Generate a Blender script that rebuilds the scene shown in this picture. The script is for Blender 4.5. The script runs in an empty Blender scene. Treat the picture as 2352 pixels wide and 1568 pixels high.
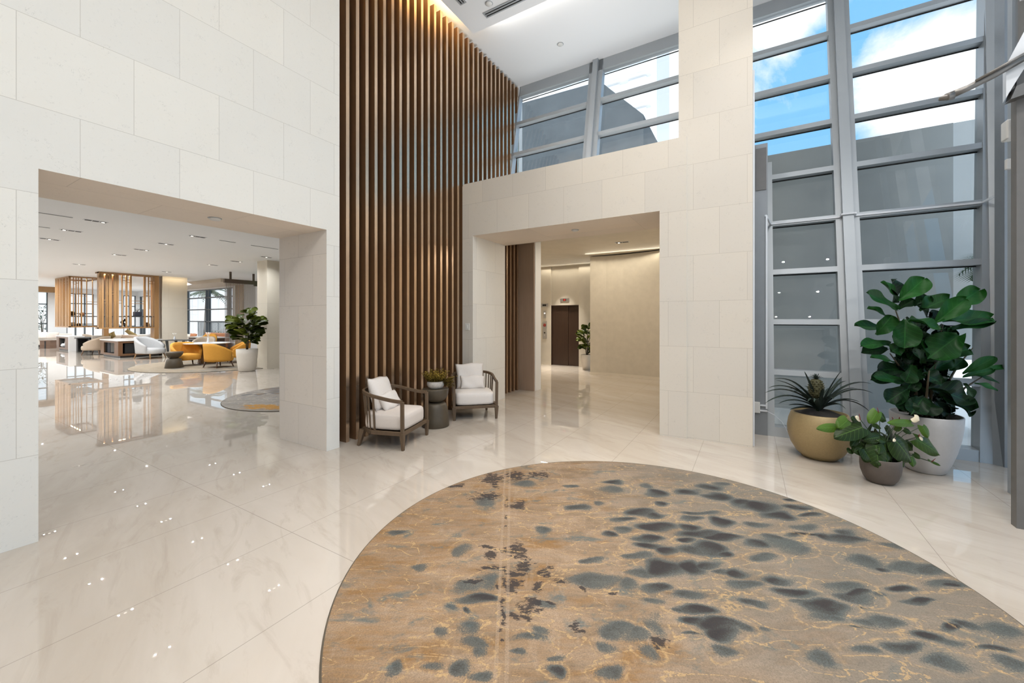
import bpy, bmesh, math, random
import numpy as np
from mathutils import Vector, Matrix

random.seed(7)
PI = math.pi
scene = bpy.context.scene
COL = scene.collection

# ------------------------------------------------------------------ camera model (14 mm lens, level, 1.55 m high)
FPX, CXP, HYP, HCAM = 914.7, 1176.0, 733.0, 1.55
YAW = math.atan2(1722 - 1176, FPX)
CT, ST = math.cos(YAW), math.sin(YAW)


def spot(px, d):
    """floor position seen in column px at viewing depth d (metres)"""
    a = (px - CXP) / FPX * d
    return (a * CT - ST * d, a * ST + CT * d)


def zat(py, d):
    return HCAM + (HYP - py) / FPX * d


RIGHT = Vector((CT, ST, 0))      # direction to the right of the photograph
AWAY = Vector((-ST, CT, 0))      # direction away from the viewer

# ------------------------------------------------------------------ mesh helper


class MB:
    def __init__(self):
        self.v, self.f = [], []

    def add(self, vs, fs):
        o = len(self.v)
        self.v += [tuple(p) for p in vs]
        self.f += [tuple(i + o for i in q) for q in fs]
        return self

    def box(self, x0, x1, y0, y1, z0, z1):
        return self.hexa([(x0, y0, z0), (x1, y0, z0), (x1, y1, z0), (x0, y1, z0),
                          (x0, y0, z1), (x1, y0, z1), (x1, y1, z1), (x0, y1, z1)])

    def hexa(self, p):
        return self.add(p, [(3, 2, 1, 0), (4, 5, 6, 7), (0, 1, 5, 4), (1, 2, 6, 5), (2, 3, 7, 6), (3, 0, 4, 7)])

    def bar(self, a, b, w, h, up=(0, 0, 1), w2=None, h2=None):
        a, b = Vector(a), Vector(b)
        t = (b - a).normalized()
        up = Vector(up)
        if abs(t.dot(up)) > .95:
            up = Vector((0, 1, 0))
        s = t.cross(up).normalized()
        u = s.cross(t).normalized()
        w2 = w if w2 is None else w2
        h2 = h if h2 is None else h2
        q = []
        for c, ww, hh in ((a, w, h), (b, w2, h2)):
            for sx, sy in ((-1, -1), (1, -1), (1, 1), (-1, 1)):
                q.append(c + s * sx * ww / 2 + u * sy * hh / 2)
        return self.add(q, [(0, 1, 2, 3), (7, 6, 5, 4), (0, 4, 5, 1), (1, 5, 6, 2), (2, 6, 7, 3), (3, 7, 4, 0)])

    def tube(self, pts, r, n=8, cap=True):
        pts = [Vector(p) for p in pts]
        rs = r if isinstance(r, (list, tuple)) else [r] * len(pts)
        o = []
        ref = Vector((.13, .2, .97))
        for i, p in enumerate(pts):
            t = (pts[min(i + 1, len(pts) - 1)] - pts[max(i - 1, 0)]).normalized()
            if abs(t.dot(ref)) > .97:
                ref = Vector((1, .1, 0)).normalized()
            s = t.cross(ref).normalized()
            u = s.cross(t)
            for k in range(n):
                a = 2 * PI * k / n
                o.append(p + (s * math.cos(a) + u * math.sin(a)) * rs[i])
        fs = []
        for i in range(len(pts) - 1):
            for k in range(n):
                fs.append((i * n + k, i * n + (k + 1) % n, (i + 1) * n + (k + 1) % n, (i + 1) * n + k))
        if cap:
            fs.append(tuple(range(n))[::-1])
            fs.append(tuple((len(pts) - 1) * n + k for k in range(n)))
        return self.add(o, fs)

    def lathe(self, prof, n=40, cx=0, cy=0, cz=0):
        vs = []
        for r, z in prof:
            for k in range(n):
                a = 2 * PI * k / n
                vs.append((cx + r * math.cos(a), cy + r * math.sin(a), cz + z))
        fs = []
        for i in range(len(prof) - 1):
            for k in range(n):
                fs.append((i * n + k, i * n + (k + 1) % n, (i + 1) * n + (k + 1) % n, (i + 1) * n + k))
        if prof[0][0] > 1e-4:
            fs.append(tuple(range(n))[::-1])
        if prof[-1][0] > 1e-4:
            fs.append(tuple((len(prof) - 1) * n + k for k in range(n)))
        return self.add(vs, fs)

    def prism(self, poly, y0, y1, axis='y'):
        """polygon in x,z extruded along y (axis y) or polygon in x,y extruded along z"""
        n = len(poly)
        if axis == 'y':
            vs = [(x, y0, z) for x, z in poly] + [(x, y1, z) for x, z in poly]
        elif axis == 'x':
            vs = [(y0, x, z) for x, z in poly] + [(y1, x, z) for x, z in poly]
        else:
            vs = [(x, y, y0) for x, y in poly] + [(x, y, y1) for x, y in poly]
        fs = [tuple(range(n))[::-1], tuple(range(n, 2 * n))]
        for i in range(n):
            fs.append((i, (i + 1) % n, n + (i + 1) % n, n + i))
        return self.add(vs, fs)

    def grid(self, fn, nu, nv, closed_u=False):
        vs = [fn(i / (nu if closed_u else nu - 1), j / (nv - 1)) for j in range(nv) for i in range(nu)]
        fs = []
        for j in range(nv - 1):
            for i in range(nu if closed_u else nu - 1):
                i2 = (i + 1) % nu
                fs.append((j * nu + i, j * nu + i2, (j + 1) * nu + i2, (j + 1) * nu + i))
        return self.add(vs, fs)

    def rbox(self, x0, x1, y0, y1, z0, z1, r=.03, seg=3):
        bm = bmesh.new()
        bmesh.ops.create_cube(bm, size=1)
        for v in bm.verts:
            v.co = Vector(((x0 + x1) / 2 + v.co.x * (x1 - x0), (y0 + y1) / 2 + v.co.y * (y1 - y0), (z0 + z1) / 2 + v.co.z * (z1 - z0)))
        bmesh.ops.bevel(bm, geom=bm.edges[:], offset=r, segments=seg, profile=.5, affect='EDGES')
        bm.verts.index_update()
        self.add([v.co[:] for v in bm.verts], [[v.index for v in f.verts] for f in bm.faces])
        bm.free()
        return self

    def xform(self, M):
        self.v = [tuple(M @ Vector(p)) for p in self.v]
        return self

    def build(self, name, mat, parent=None, smooth=False, bevel=0, origin=(0, 0, 0), fixn=True, subd=0):
        me = bpy.data.meshes.new(name)
        ox, oy, oz = origin
        me.from_pydata([(x - ox, y - oy, z - oz) for x, y, z in self.v], [], self.f)
        if fixn:
            bm = bmesh.new()
            bm.from_mesh(me)
            bmesh.ops.recalc_face_normals(bm, faces=bm.faces[:])
            bm.to_mesh(me)
            bm.free()
        if smooth:
            for p in me.polygons:
                p.use_smooth = True
        me.materials.append(mat)
        o = bpy.data.objects.new(name, me)
        COL.objects.link(o)
        o.location = origin
        if parent:
            o.parent = parent
            o.location = (0, 0, 0) if origin == (0, 0, 0) else origin
        if bevel:
            m = o.modifiers.new('bevel', 'BEVEL')
            m.width = bevel
            m.segments = 2
            m.limit_method = 'ANGLE'
        if subd:
            m = o.modifiers.new('subdivision', 'SUBSURF')
            m.levels = m.render_levels = subd
        return o


def tag(o, label=None, cat=None, group=None, kind=None):
    if label:
        o['label'] = label
    if cat:
        o['category'] = cat
    if group:
        o['group'] = group
    if kind:
        o['kind'] = kind
    return o


def thing(name, label, cat, loc=(0, 0, 0), rz=0, group=None):
    o = bpy.data.objects.new(name, None)
    o.empty_display_size = .1
    COL.objects.link(o)
    o.location = loc
    o.rotation_euler = (0, 0, rz)
    return tag(o, label, cat, group)


def struct(o, label=None):
    o['kind'] = 'structure'
    if label:
        o['label'] = label
    return o


def sempty(name, label=None):
    o = bpy.data.objects.new(name, None)
    COL.objects.link(o)
    return struct(o, label)


def copy_tree(o, parent=None):
    c = o.copy()
    COL.objects.link(c)
    if parent:
        c.parent = parent
    for ch in o.children:
        copy_tree(ch, c)
    return c


# ------------------------------------------------------------------ materials
def new_mat(name):
    m = bpy.data.materials.new(name)
    m.use_nodes = True
    nt = m.node_tree
    b = nt.nodes['Principled BSDF']
    return m, nt, b


def N(nt, t, **kw):
    n = nt.nodes.new(t)
    for k, v in kw.items():
        if k.startswith('i_'):
            n.inputs[k[2:].replace('_', ' ')].default_value = v
        else:
            setattr(n, k, v)
    return n


def mixc(nt, fac, a, b, blend='MIX'):
    m = nt.nodes.new('ShaderNodeMix')
    m.data_type = 'RGBA'
    m.blend_type = blend
    for sock, val in ((m.inputs[0], fac), (m.inputs[6], a), (m.inputs[7], b)):
        if isinstance(val, (int, float)):
            sock.default_value = val
        elif isinstance(val, (tuple, list)):
            sock.default_value = (*val[:3], 1)
        else:
            nt.links.new(val, sock)
    return m.outputs[2]


def math_(nt, op, a, b=None, c=None, clamp=False):
    m = nt.nodes.new('ShaderNodeMath')
    m.operation = op
    m.use_clamp = clamp
    for i, val in enumerate((a, b, c)):
        if val is None:
            continue
        if isinstance(val, (int, float)):
            m.inputs[i].default_value = val
        else:
            nt.links.new(val, m.inputs[i])
    return m.outputs[0]


def ramp(nt, fac, stops):
    r = nt.nodes.new('ShaderNodeValToRGB')
    e = r.color_ramp.elements
    while len(e) < len(stops):
        e.new(.5)
    for el, (p, c) in zip(e, stops):
        el.position = p
        el.color = (*c, 1) if not isinstance(c, (int, float)) else (c, c, c, 1)
    nt.links.new(fac, r.inputs[0])
    return r.outputs[0]


def coords(nt, kind='Object', scale=(1, 1, 1), rot=(0, 0, 0), loc=(0, 0, 0)):
    if kind == 'World':
        g = nt.nodes.new('ShaderNodeNewGeometry')
        src = g.outputs['Position']
    else:
        t = nt.nodes.new('ShaderNodeTexCoord')
        src = t.outputs[kind]
    if any(rot):
        pr = nt.nodes.new('ShaderNodeMapping')
        pr.inputs['Rotation'].default_value = rot
        nt.links.new(src, pr.inputs[0])
        src = pr.outputs[0]
    mp = nt.nodes.new('ShaderNodeMapping')
    mp.inputs['Scale'].default_value = scale
    mp.inputs['Location'].default_value = loc
    nt.links.new(src, mp.inputs[0])
    return mp.outputs[0]


def noise(nt, vec, scale, detail=4, rough=.5, dist=0, out=0):
    n = nt.nodes.new('ShaderNodeTexNoise')
    n.inputs['Scale'].default_value = scale
    n.inputs['Detail'].default_value = detail
    n.inputs['Roughness'].default_value = rough
    n.inputs['Distortion'].default_value = dist
    nt.links.new(vec, n.inputs['Vector'])
    return n.outputs[out]


def bump(nt, bsdf, h, strength=.2, dist=.01):
    b = nt.nodes.new('ShaderNodeBump')
    b.inputs['Strength'].default_value = strength
    b.inputs['Distance'].default_value = dist
    nt.links.new(h, b.inputs['Height'])
    nt.links.new(b.outputs[0], bsdf.inputs['Normal'])


def plain(name, col, rough=.5, metal=0, var=.06, vscale=12, spec=.5, coat=0, bumpk=0, bscale=200):
    m, nt, b = new_mat(name)
    v = coords(nt)
    n = noise(nt, v, vscale, 3)
    lo = tuple(c * (1 - var) for c in col)
    hi = tuple(min(1, c * (1 + var)) for c in col)
    nt.links.new(mixc(nt, n, lo, hi), b.inputs['Base Color'])
    b.inputs['Roughness'].default_value = rough
    b.inputs['Metallic'].default_value = metal
    b.inputs['Specular IOR Level'].default_value = spec
    if coat:
        b.inputs['Coat Weight'].default_value = coat
        b.inputs['Coat Roughness'].default_value = .08
    if bumpk:
        bump(nt, b, noise(nt, v, bscale, 2), bumpk, .004)
    return m


def emit(name, col, strength):
    m, nt, b = new_mat(name)
    b.inputs['Base Color'].default_value = (*[c * .5 for c in col], 1)
    b.inputs['Emission Color'].default_value = (*col, 1)
    b.inputs['Emission Strength'].default_value = strength
    return m


def stone(name, plane, col, ox=0.0, oz=0.0, bw=.6, bh=.6065, joints=True, rough=.55):
    """limestone cladding with hair-line joints; plane gives the two world axes of the wall"""
    m, nt, b = new_mat(name)
    g = nt.nodes.new('ShaderNodeNewGeometry')
    sx = nt.nodes.new('ShaderNodeSeparateXYZ')
    nt.links.new(g.outputs['Position'], sx.inputs[0])
    cx = nt.nodes.new('ShaderNodeCombineXYZ')
    ax = {'x': 0, 'y': 1, 'z': 2}
    nt.links.new(math_(nt, 'ADD', sx.outputs[ax[plane[0]]], ox + 60), cx.inputs[0])
    nt.links.new(math_(nt, 'ADD', sx.outputs[ax[plane[1]]], oz + 60.65), cx.inputs[1])
    W = coords(nt, 'World')
    big = noise(nt, W, 1.1, 4, .55)
    mid = noise(nt, W, 5, 5, .6)
    fine = noise(nt, W, 42, 4, .6)
    c = mixc(nt, big, tuple(k * .955 for k in col), tuple(min(1, k * 1.035) for k in col))
    c = mixc(nt, math_(nt, 'MULTIPLY', mid, .35), c, (col[0] * 1.0, col[1] * .96, col[2] * .9))
    sp = ramp(nt, fine, [(.60, 0.0), (.72, 1.0)])
    c = mixc(nt, math_(nt, 'MULTIPLY', sp, .22), c, tuple(k * .62 for k in col))
    vor = nt.nodes.new('ShaderNodeTexVoronoi')
    vor.feature = 'DISTANCE_TO_EDGE'
    vor.inputs['Scale'].default_value = 5
    dv = nt.nodes.new('ShaderNodeVectorMath')
    dv.operation = 'ADD'
    nt.links.new(W, dv.inputs[0])
    nt.links.new(noise(nt, W, 9, 3, .6, 0, 1), dv.inputs[1])
    nt.links.new(dv.outputs[0], vor.inputs['Vector'])
    crack = math_(nt, 'MULTIPLY', math_(nt, 'LESS_THAN', vor.outputs['Distance'], .012),
                  math_(nt, 'GREATER_THAN', noise(nt, W, 7, 2), .63))
    c = mixc(nt, math_(nt, 'MULTIPLY', crack, .35), c, tuple(k * .5 for k in col))
    if joints:
        br = nt.nodes.new('ShaderNodeTexBrick')
        br.offset = .5
        br.inputs['Scale'].default_value = 1
        br.inputs['Mortar Size'].default_value = .0022
        br.inputs['Mortar Smooth'].default_value = .3
        br.inputs['Brick Width'].default_value = bw
        br.inputs['Row Height'].default_value = bh
        br.inputs['Color1'].default_value = (.96, .96, .96, 1)
        br.inputs['Color2'].default_value = (1.03, 1.02, 1.0, 1)
        br.inputs['Mortar'].default_value = (.74, .72, .69, 1)
        nt.links.new(cx.outputs[0], br.inputs['Vector'])
        c = mixc(nt, 1.0, c, br.outputs['Color'], 'MULTIPLY')
    nt.links.new(c, b.inputs['Base Color'])
    b.inputs['Roughness'].default_value = rough
    b.inputs['Specular IOR Level'].default_value = .3
    bump(nt, b, mid, .06, .01)
    return m


def wood(name, dark, light, axis='z', rough=.35, grain=14, coat=.0, spec=.5):
    m, nt, b = new_mat(name)
    s = {'z': (grain, grain, .7), 'x': (.7, grain, grain), 'y': (grain, .7, grain)}[axis]
    v = coords(nt, 'Object', s)
    n = noise(nt, v, 2.2, 6, .62, .6)
    w = noise(nt, coords(nt, 'Object'), 1.6, 3)
    c = mixc(nt, n, dark, light)
    c = mixc(nt, math_(nt, 'MULTIPLY', w, .35), c, tuple(k * .75 for k in light))
    nt.links.new(c, b.inputs['Base Color'])
    b.inputs['Roughness'].default_value = rough
    b.inputs['Specular IOR Level'].default_value = spec
    b.inputs['Coat Weight'].default_value = coat
    b.inputs['Coat Roughness'].default_value = .15
    bump(nt, b, n, .05, .003)
    return m


def glass(name, tint=(.93, .96, .965), refl=1.0, ior=1.5):
    m = bpy.data.materials.new(name)
    m.use_nodes = True
    nt = m.node_tree
    nt.nodes.clear()
    out = nt.nodes.new('ShaderNodeOutputMaterial')
    tr = nt.nodes.new('ShaderNodeBsdfTransparent')
    tr.inputs[0].default_value = (*tint, 1)
    gl = nt.nodes.new('ShaderNodeBsdfGlossy')
    gl.inputs['Roughness'].default_value = 0.0
    ge = nt.nodes.new('ShaderNodeNewGeometry')
    dp = nt.nodes.new('ShaderNodeVectorMath')
    dp.operation = 'DOT_PRODUCT'
    nt.links.new(ge.outputs['Normal'], dp.inputs[0])
    nt.links.new(ge.outputs['Incoming'], dp.inputs[1])
    om = math_(nt, 'SUBTRACT', 1.0, math_(nt, 'ABSOLUTE', dp.outputs['Value']), clamp=True)
    f0 = ((ior - 1) / (ior + 1)) ** 2
    frs = math_(nt, 'ADD', math_(nt, 'MULTIPLY', math_(nt, 'POWER', om, 5.0), 1 - f0), f0)
    # faint smears on the pane
    sm = noise(nt, coords(nt, 'Object', (2, 2, .6)), 3, 4)
    nt.links.new(mixc(nt, sm, tuple(t * .97 for t in tint), tint), tr.inputs[0])
    mx = nt.nodes.new('ShaderNodeMixShader')
    nt.links.new(math_(nt, 'MULTIPLY', frs, refl, clamp=True), mx.inputs[0])
    nt.links.new(tr.outputs[0], mx.inputs[1])
    nt.links.new(gl.outputs[0], mx.inputs[2])
    nt.links.new(mx.outputs[0], out.inputs[0])
    return m


def leafmat(name, dark, light, rough=.35, trans=.12):
    """leaf with paler midrib and side veins from the mesh UV-like attribute 'leaf' (r along, g across, b tone)"""
    m, nt, b = new_mat(name)
    at = nt.nodes.new('ShaderNodeAttribute')
    at.attribute_name = 'leaf'
    sp = nt.nodes.new('ShaderNodeSeparateColor')
    nt.links.new(at.outputs['Color'], sp.inputs[0])
    t, x, tone = sp.outputs
    ax = math_(nt, 'ABSOLUTE', math_(nt, 'SUBTRACT', x, .5))
    rib = math_(nt, 'LESS_THAN', ax, .022)
    side = math_(nt, 'FRACT', math_(nt, 'MULTIPLY', math_(nt, 'SUBTRACT', t, math_(nt, 'MULTIPLY', ax, .5)), 7.0))
    vein = math_(nt, 'MAXIMUM', rib, math_(nt, 'MULTIPLY', math_(nt, 'LESS_THAN', side, .09), .7))
    c = mixc(nt, tone, dark, light)
    c = mixc(nt, math_(nt, 'MULTIPLY', noise(nt, coords(nt), 9, 3), .4), c, tuple(k * .7 for k in dark))
    c = mixc(nt, math_(nt, 'MULTIPLY', vein, .24), c, tuple(min(1, k * 1.9 + .02) for k in light))
    nt.links.new(c, b.inputs['Base Color'])
    b.inputs['Roughness'].default_value = rough
    b.inputs['Specular IOR Level'].default_value = .16
    b.inputs['Transmission Weight'].default_value = 0
    b.inputs['Subsurface Weight'].default_value = 0
    bump(nt, b, math_(nt, 'SUBTRACT', 1.0, vein), .25, .004)
    return m


M = {}
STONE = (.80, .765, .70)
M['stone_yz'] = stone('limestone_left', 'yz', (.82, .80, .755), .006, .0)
M['stone_xz'] = stone('limestone_front', 'xz', (.74, .69, .62), .326, .104, bh=.59)  # darker copy of the limestone, the weaker light on front faces set in its colour
M['stone_xy'] = stone('limestone_soffit', 'yx', (.86, .765, .67), .3, .0, bw=1.2, bh=1.6)  # albedo raised so the soffit shows light bounced off the floor
M['stone_jamb'] = stone('limestone_jamb', 'xz', (.84, .785, .73), .326, .104, bh=.6065)  # paler copy of the front stone, the light on the jamb put in its tone
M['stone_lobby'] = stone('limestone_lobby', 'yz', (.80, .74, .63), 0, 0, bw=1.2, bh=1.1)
M['white'] = plain('white_paint', (.82, .83, .84), .6, var=.015, vscale=1.2)
M['ceil'] = plain('ceiling_paint', (.87, .88, .89), .7, var=.012, vscale=1)
M['cream'] = plain('cream_plaster', (.72, .66, .56), .55, var=.08, vscale=4, bumpk=.1, bscale=40)
M['wallpaper'] = plain('beige_wallcovering', (.60, .55, .46), .5, var=.10, vscale=7, bumpk=.15, bscale=90)
M['beige_soffit'] = plain('beige_soffit_paint', (.60, .52, .42), .6, var=.03)
M['alu'] = plain('grey_aluminium', (.42, .45, .475), .42, .35, var=.04, vscale=3)
M['alu_dark'] = plain('dark_aluminium', (.10, .115, .125), .4, .3, var=.05)
M['greypanel'] = plain('grey_panel', (.27, .29, .31), .45, .2, var=.08, vscale=8)
M['darkwall'] = plain('dark_grey_wall', (.16, .155, .15), .55, var=.10, vscale=14)
M['concrete'] = plain('outdoor_concrete', (.41, .425, .42), .8, var=.10, vscale=2.5, bumpk=.1, bscale=30)
M['concrete_light'] = plain('outdoor_light_render', (.66, .69, .70), .8, var=.06, vscale=3)
M['concrete_dark'] = plain('outdoor_dark_cladding', (.085, .10, .11), .8, var=.25, vscale=2.5)
M['terrace'] = plain('outdoor_paving', (.86, .86, .86), .7, var=.04, vscale=4)
M['tower'] = plain('white_tower_render', (.95, .95, .96), .7, var=.02)
M['tower_win'] = plain('tower_window_grey', (.78, .81, .84), .35, var=.05)
M['glass'] = glass('curtain_wall_glass', (.91, .945, .95), 1.8)
M['glass_clear'] = glass('clear_glass', (.95, .97, .97), 1.5)
M['wood_slat'] = wood('walnut_slat', (.125, .062, .028), (.215, .110, .050), 'z', .38, 20, .1)
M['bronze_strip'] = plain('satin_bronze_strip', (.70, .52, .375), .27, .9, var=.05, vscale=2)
M['wood_back'] = wood('dark_walnut_panel', (.045, .024, .012), (.075, .04, .02), 'z', .5, 12)
M['wood_lobby'] = wood('oak_screen', (.26, .135, .052), (.44, .25, .105), 'z', .4, 18)
M['wood_pale'] = wood('pale_oak_ribs', (.42, .27, .13), (.62, .42, .22), 'z', .45, 18)
M['wood_console'] = wood('walnut_console', (.10, .048, .022), (.20, .10, .045), 'z', .4, 14)
M['wood_dark'] = wood('dark_oak', (.10, .055, .035), (.19, .11, .07), 'x', .4, 14)
M['wood_door'] = wood('lift_door_veneer', (.030, .016, .011), (.060, .032, .020), 'z', .3, 10)
M['wood_pilaster'] = wood('brown_pilaster', (.34, .235, .165), (.46, .33, .24), 'z', .4, 12)
M['teak'] = wood('grey_brown_teak', (.082, .052, .028), (.155, .098, .056), 'z', .5, 16)
M['cream_fabric'] = plain('cream_linen', (.74, .66, .60), .85, var=.04, vscale=60, bumpk=.35, bscale=350, spec=.2)
M['pillow_fabric'] = plain('off_white_linen', (.80, .74, .69), .85, var=.04, vscale=60, bumpk=.35, bscale=350, spec=.2)
M['yellow'] = plain('mustard_upholstery', (.74, .36, .06), .75, var=.07, vscale=30, bumpk=.2, bscale=200, spec=.25)
M['grey_fabric'] = plain('pale_grey_upholstery', (.50, .50, .50), .8, var=.06, vscale=30, bumpk=.2, bscale=200, spec=.25)
M['taupe_fabric'] = plain('taupe_upholstery', (.46, .38, .30), .8, var=.06, vscale=30, spec=.25)
M['rust_fabric'] = plain('rust_upholstery', (.50, .23, .12), .8, var=.1, vscale=20, spec=.25)
M['green_fabric'] = plain('olive_gold_fabric', (.32, .26, .12), .8, var=.2, vscale=20, spec=.25)
M['sofa_white'] = plain('white_sofa_fabric', (.76, .72, .66), .85, var=.04, vscale=30, spec=.2)
M['stool_bronze'] = plain('bronze_ceramic', (.088, .068, .045), .45, .15, var=.15, vscale=20)
M['bowl_white'] = plain('crackled_white_ceramic', (.58, .53, .48), .55, var=.55, vscale=22)
M['pot_gold'] = plain('bronze_gold_glaze', (.36, .27, .135), .42, .25, var=.16, vscale=70, bumpk=.3, bscale=260)
M['pot_grey'] = plain('pale_grey_fibreclay', (.56, .56, .57), .6, var=.05, vscale=30, bumpk=.15, bscale=120)
M['pot_brown'] = plain('dark_brown_clay', (.105, .085, .072), .6, var=.1, vscale=40, bumpk=.15, bscale=150)
M['pot_cream'] = plain('cream_fibreclay', (.74, .68, .60), .6, var=.05, vscale=20)
M['soil'] = plain('bark_soil', (.022, .019, .017), .95, var=.6, vscale=60, bumpk=.9, bscale=90)
M['fig'] = leafmat('fiddle_leaf', (.004, .012, .006), (.018, .115, .016), .42)
M['fig_lobby'] = leafmat('lobby_fig_leaf', (.025, .045, .008), (.17, .20, .018), .35)
M['anthurium'] = leafmat('anthurium_leaf', (.012, .022, .008), (.085, .17, .022), .3)
M['pine_leaf'] = leafmat('pineapple_blade', (.016, .026, .019), (.075, .10, .088), .4)
M['palm_leaf'] = leafmat('palm_frond', (.016, .04, .022), (.05, .10, .05), .5)
M['dry_leaf'] = leafmat('olive_gold_sprig', (.07, .042, .010), (.46, .32, .05), .5)
M['pine_fruit'] = plain('pineapple_skin', (.075, .070, .028), .6, var=.5, vscale=50, bumpk=.5, bscale=60)
M['stem'] = plain('brown_stem', (.07, .055, .03), .7, var=.2)
M['stem_green'] = plain('green_stem', (.03, .06, .02), .6, var=.2)
M['spathe'] = plain('cream_spathe', (.78, .68, .48), .4, var=.06)
M['spadix'] = plain('red_spadix', (.22, .03, .03), .5, var=.15)
M['chrome'] = plain('brushed_steel', (.60, .60, .61), .28, .9, var=.05, vscale=40)
M['steel_dark'] = plain('dim_steel', (.20, .19, .18), .4, .7, var=.1)
M['plastic_white'] = plain('white_plastic', (.76, .75, .72), .4, var=.02)
M['plastic_black'] = plain('black_plastic', (.012, .012, .012), .5, var=.1)
M['black'] = plain('black_baffle', (.015, .015, .015), .6, var=.1)
M['marble_top'] = plain('white_marble_top', (.84, .82, .78), .2, var=.05, vscale=6)
M['charcoal'] = plain('charcoal_top', (.05, .05, .05), .35, var=.1)
M['lamp'] = emit('lamp_lens', (1, .93, .82), 3)
M['redlight'] = emit('red_indicator', (1, .05, .03), .55)
M['red_plastic'] = plain('red_plastic', (.30, .05, .04), .5)
M['whitelight'] = emit('white_button_light', (1, .97, .9), 1.2)
M['exit_green'] = emit('exit_green', (.12, .9, .3), 1.3)
M['bronze_bar'] = plain('bronze_bar', (.11, .075, .055), .45, .3, var=.1)
M['strand'] = plain('grey_bead_strand', (.30, .27, .25), .4, .3, var=.1)
M['shade'] = plain('pale_blind', (.60, .58, .55), .8, var=.02)
M['book_dark'] = plain('navy_cloth', (.02, .022, .035), .7, var=.2)
M['pink'] = plain('blush_ceramic', (.62, .40, .30), .5, var=.08)
M['trunk'] = plain('palm_trunk', (.17, .15, .13), .9, var=.3, vscale=20)
M['bluewhite'] = plain('white_metal', (.80, .82, .85), .4, var=.03)

HALL_W, FLOOR_W, COVE_W, LEDGE_W, LOUNGE_W, LIFT_W, SKY, EXPO = 37, 9.5, 28, 38, 18, 16, 1.2, 0.0

# ------------------------------------------------------------------ polished marble floor with slab joints
def floor_mat():
    m, nt, b = new_mat('polished_marble')
    g = nt.nodes.new('ShaderNodeNewGeometry')
    sx = nt.nodes.new('ShaderNodeSeparateXYZ')
    nt.links.new(g.outputs['Position'], sx.inputs[0])
    W = coords(nt, 'World', (1, 1, 1))
    S = coords(nt, 'World', (.55, 1.9, 1), (0, 0, .35))
    big = noise(nt, S, .9, 5, .6, .8)
    vein = noise(nt, S, 2.4, 7, .65, 1.6)
    fine = noise(nt, S, 18, 4, .6)
    c = mixc(nt, ramp(nt, big, [(.3, 0.0), (.7, 1.0)]), (.49, .425, .355), (.60, .54, .475))
    c = mixc(nt, math_(nt, 'MULTIPLY', ramp(nt, vein, [(.54, 0.0), (.72, 1.0)]), .42), c, (.37, .30, .235))
    c = mixc(nt, math_(nt, 'MULTIPLY', fine, .10), c, (.50, .45, .38))
    # joints: X every 0.785 m through -2.08, Y every 3.465 m through 1.667
    jx = math_(nt, 'FRACT', math_(nt, 'ADD', math_(nt, 'DIVIDE', sx.outputs[0], .785), 100 + 2.075 / .785))
    jx = math_(nt, 'MULTIPLY', math_(nt, 'ABSOLUTE', math_(nt, 'SUBTRACT', jx, math_(nt, 'ROUND', jx))), .785)
    jy = math_(nt, 'FRACT', math_(nt, 'ADD', math_(nt, 'DIVIDE', sx.outputs[1], 3.465), 100 - 1.667 / 3.465))
    jy = math_(nt, 'MULTIPLY', math_(nt, 'ABSOLUTE', math_(nt, 'SUBTRACT', jy, math_(nt, 'ROUND', jy))), 3.465)
    j = math_(nt, 'LESS_THAN', math_(nt, 'MINIMUM', jx, jy), .0022)
    c = mixc(nt, math_(nt, 'MULTIPLY', j, .75), c, (.30, .26, .22))
    nt.links.new(c, b.inputs['Base Color'])
    b.inputs['Roughness'].default_value = .006
    b.inputs['Specular IOR Level'].default_value = .5
    b.inputs['IOR'].default_value = 1.72
    bump(nt, b, noise(nt, W, 2.2, 2), .008, .02)
    return m


M['floor'] = floor_mat()
ZC = 6.68          # hall ceiling
ZD = 6.41          # dropped ceiling panel
ZL = 3.40          # lounge ceiling
SX = -4.36         # front of the wooden fins

fl = MB().box(-34, 3.6, -6.5, 6.28, -.2, 0).box(-34, .2, 6.28, 14, -.2, 0).box(.2, 2.3, 6.28, 6.42, -.2, 0)
struct(fl.build('floor', M['floor']), 'polished cream marble floor with large slabs')

# left stone wall with the wide opening to the lounge (one mesh: pier, lintel, pier)
w = MB()
w.box(-5.25, -4.26, -6.5, .692, 0, ZC)
w.box(-5.25, -4.26, 2.895, 3.066, 0, ZC)
w.box(-5.25, -4.26, .692, 2.895, 2.6, ZC)
wl = w.build('wall_left', M['stone_yz'])
# soffit and jamb carry stone of their own direction, their light in its tone
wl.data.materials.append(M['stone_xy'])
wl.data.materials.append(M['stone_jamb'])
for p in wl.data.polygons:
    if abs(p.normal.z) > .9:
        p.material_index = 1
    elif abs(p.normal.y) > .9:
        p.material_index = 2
struct(wl, 'pale limestone wall with wide opening to the lounge')

# wall behind the wooden fins
struct(MB().box(-5.25, -4.56, 3.066, 7.75, 0, ZC).build('wall_slatted', M['wood_back']), 'dark panelled wall behind the wooden fins')
fs = thing('slat_screen', 'tall screen of vertical walnut fins between the stone piers', 'slat screen', (SX, 3.228, 0))
for k in range(30):
    sl = MB().box(-.17, 0, .148 * k, .148 * k + .05, .0, ZC - .06).build('slat', M['wood_slat'], fs)
    MB().box(.0, .004, .148 * k + .001, .148 * k + .049, .0, ZC - .062).build('edge_strip', M['bronze_strip'], sl)

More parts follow.
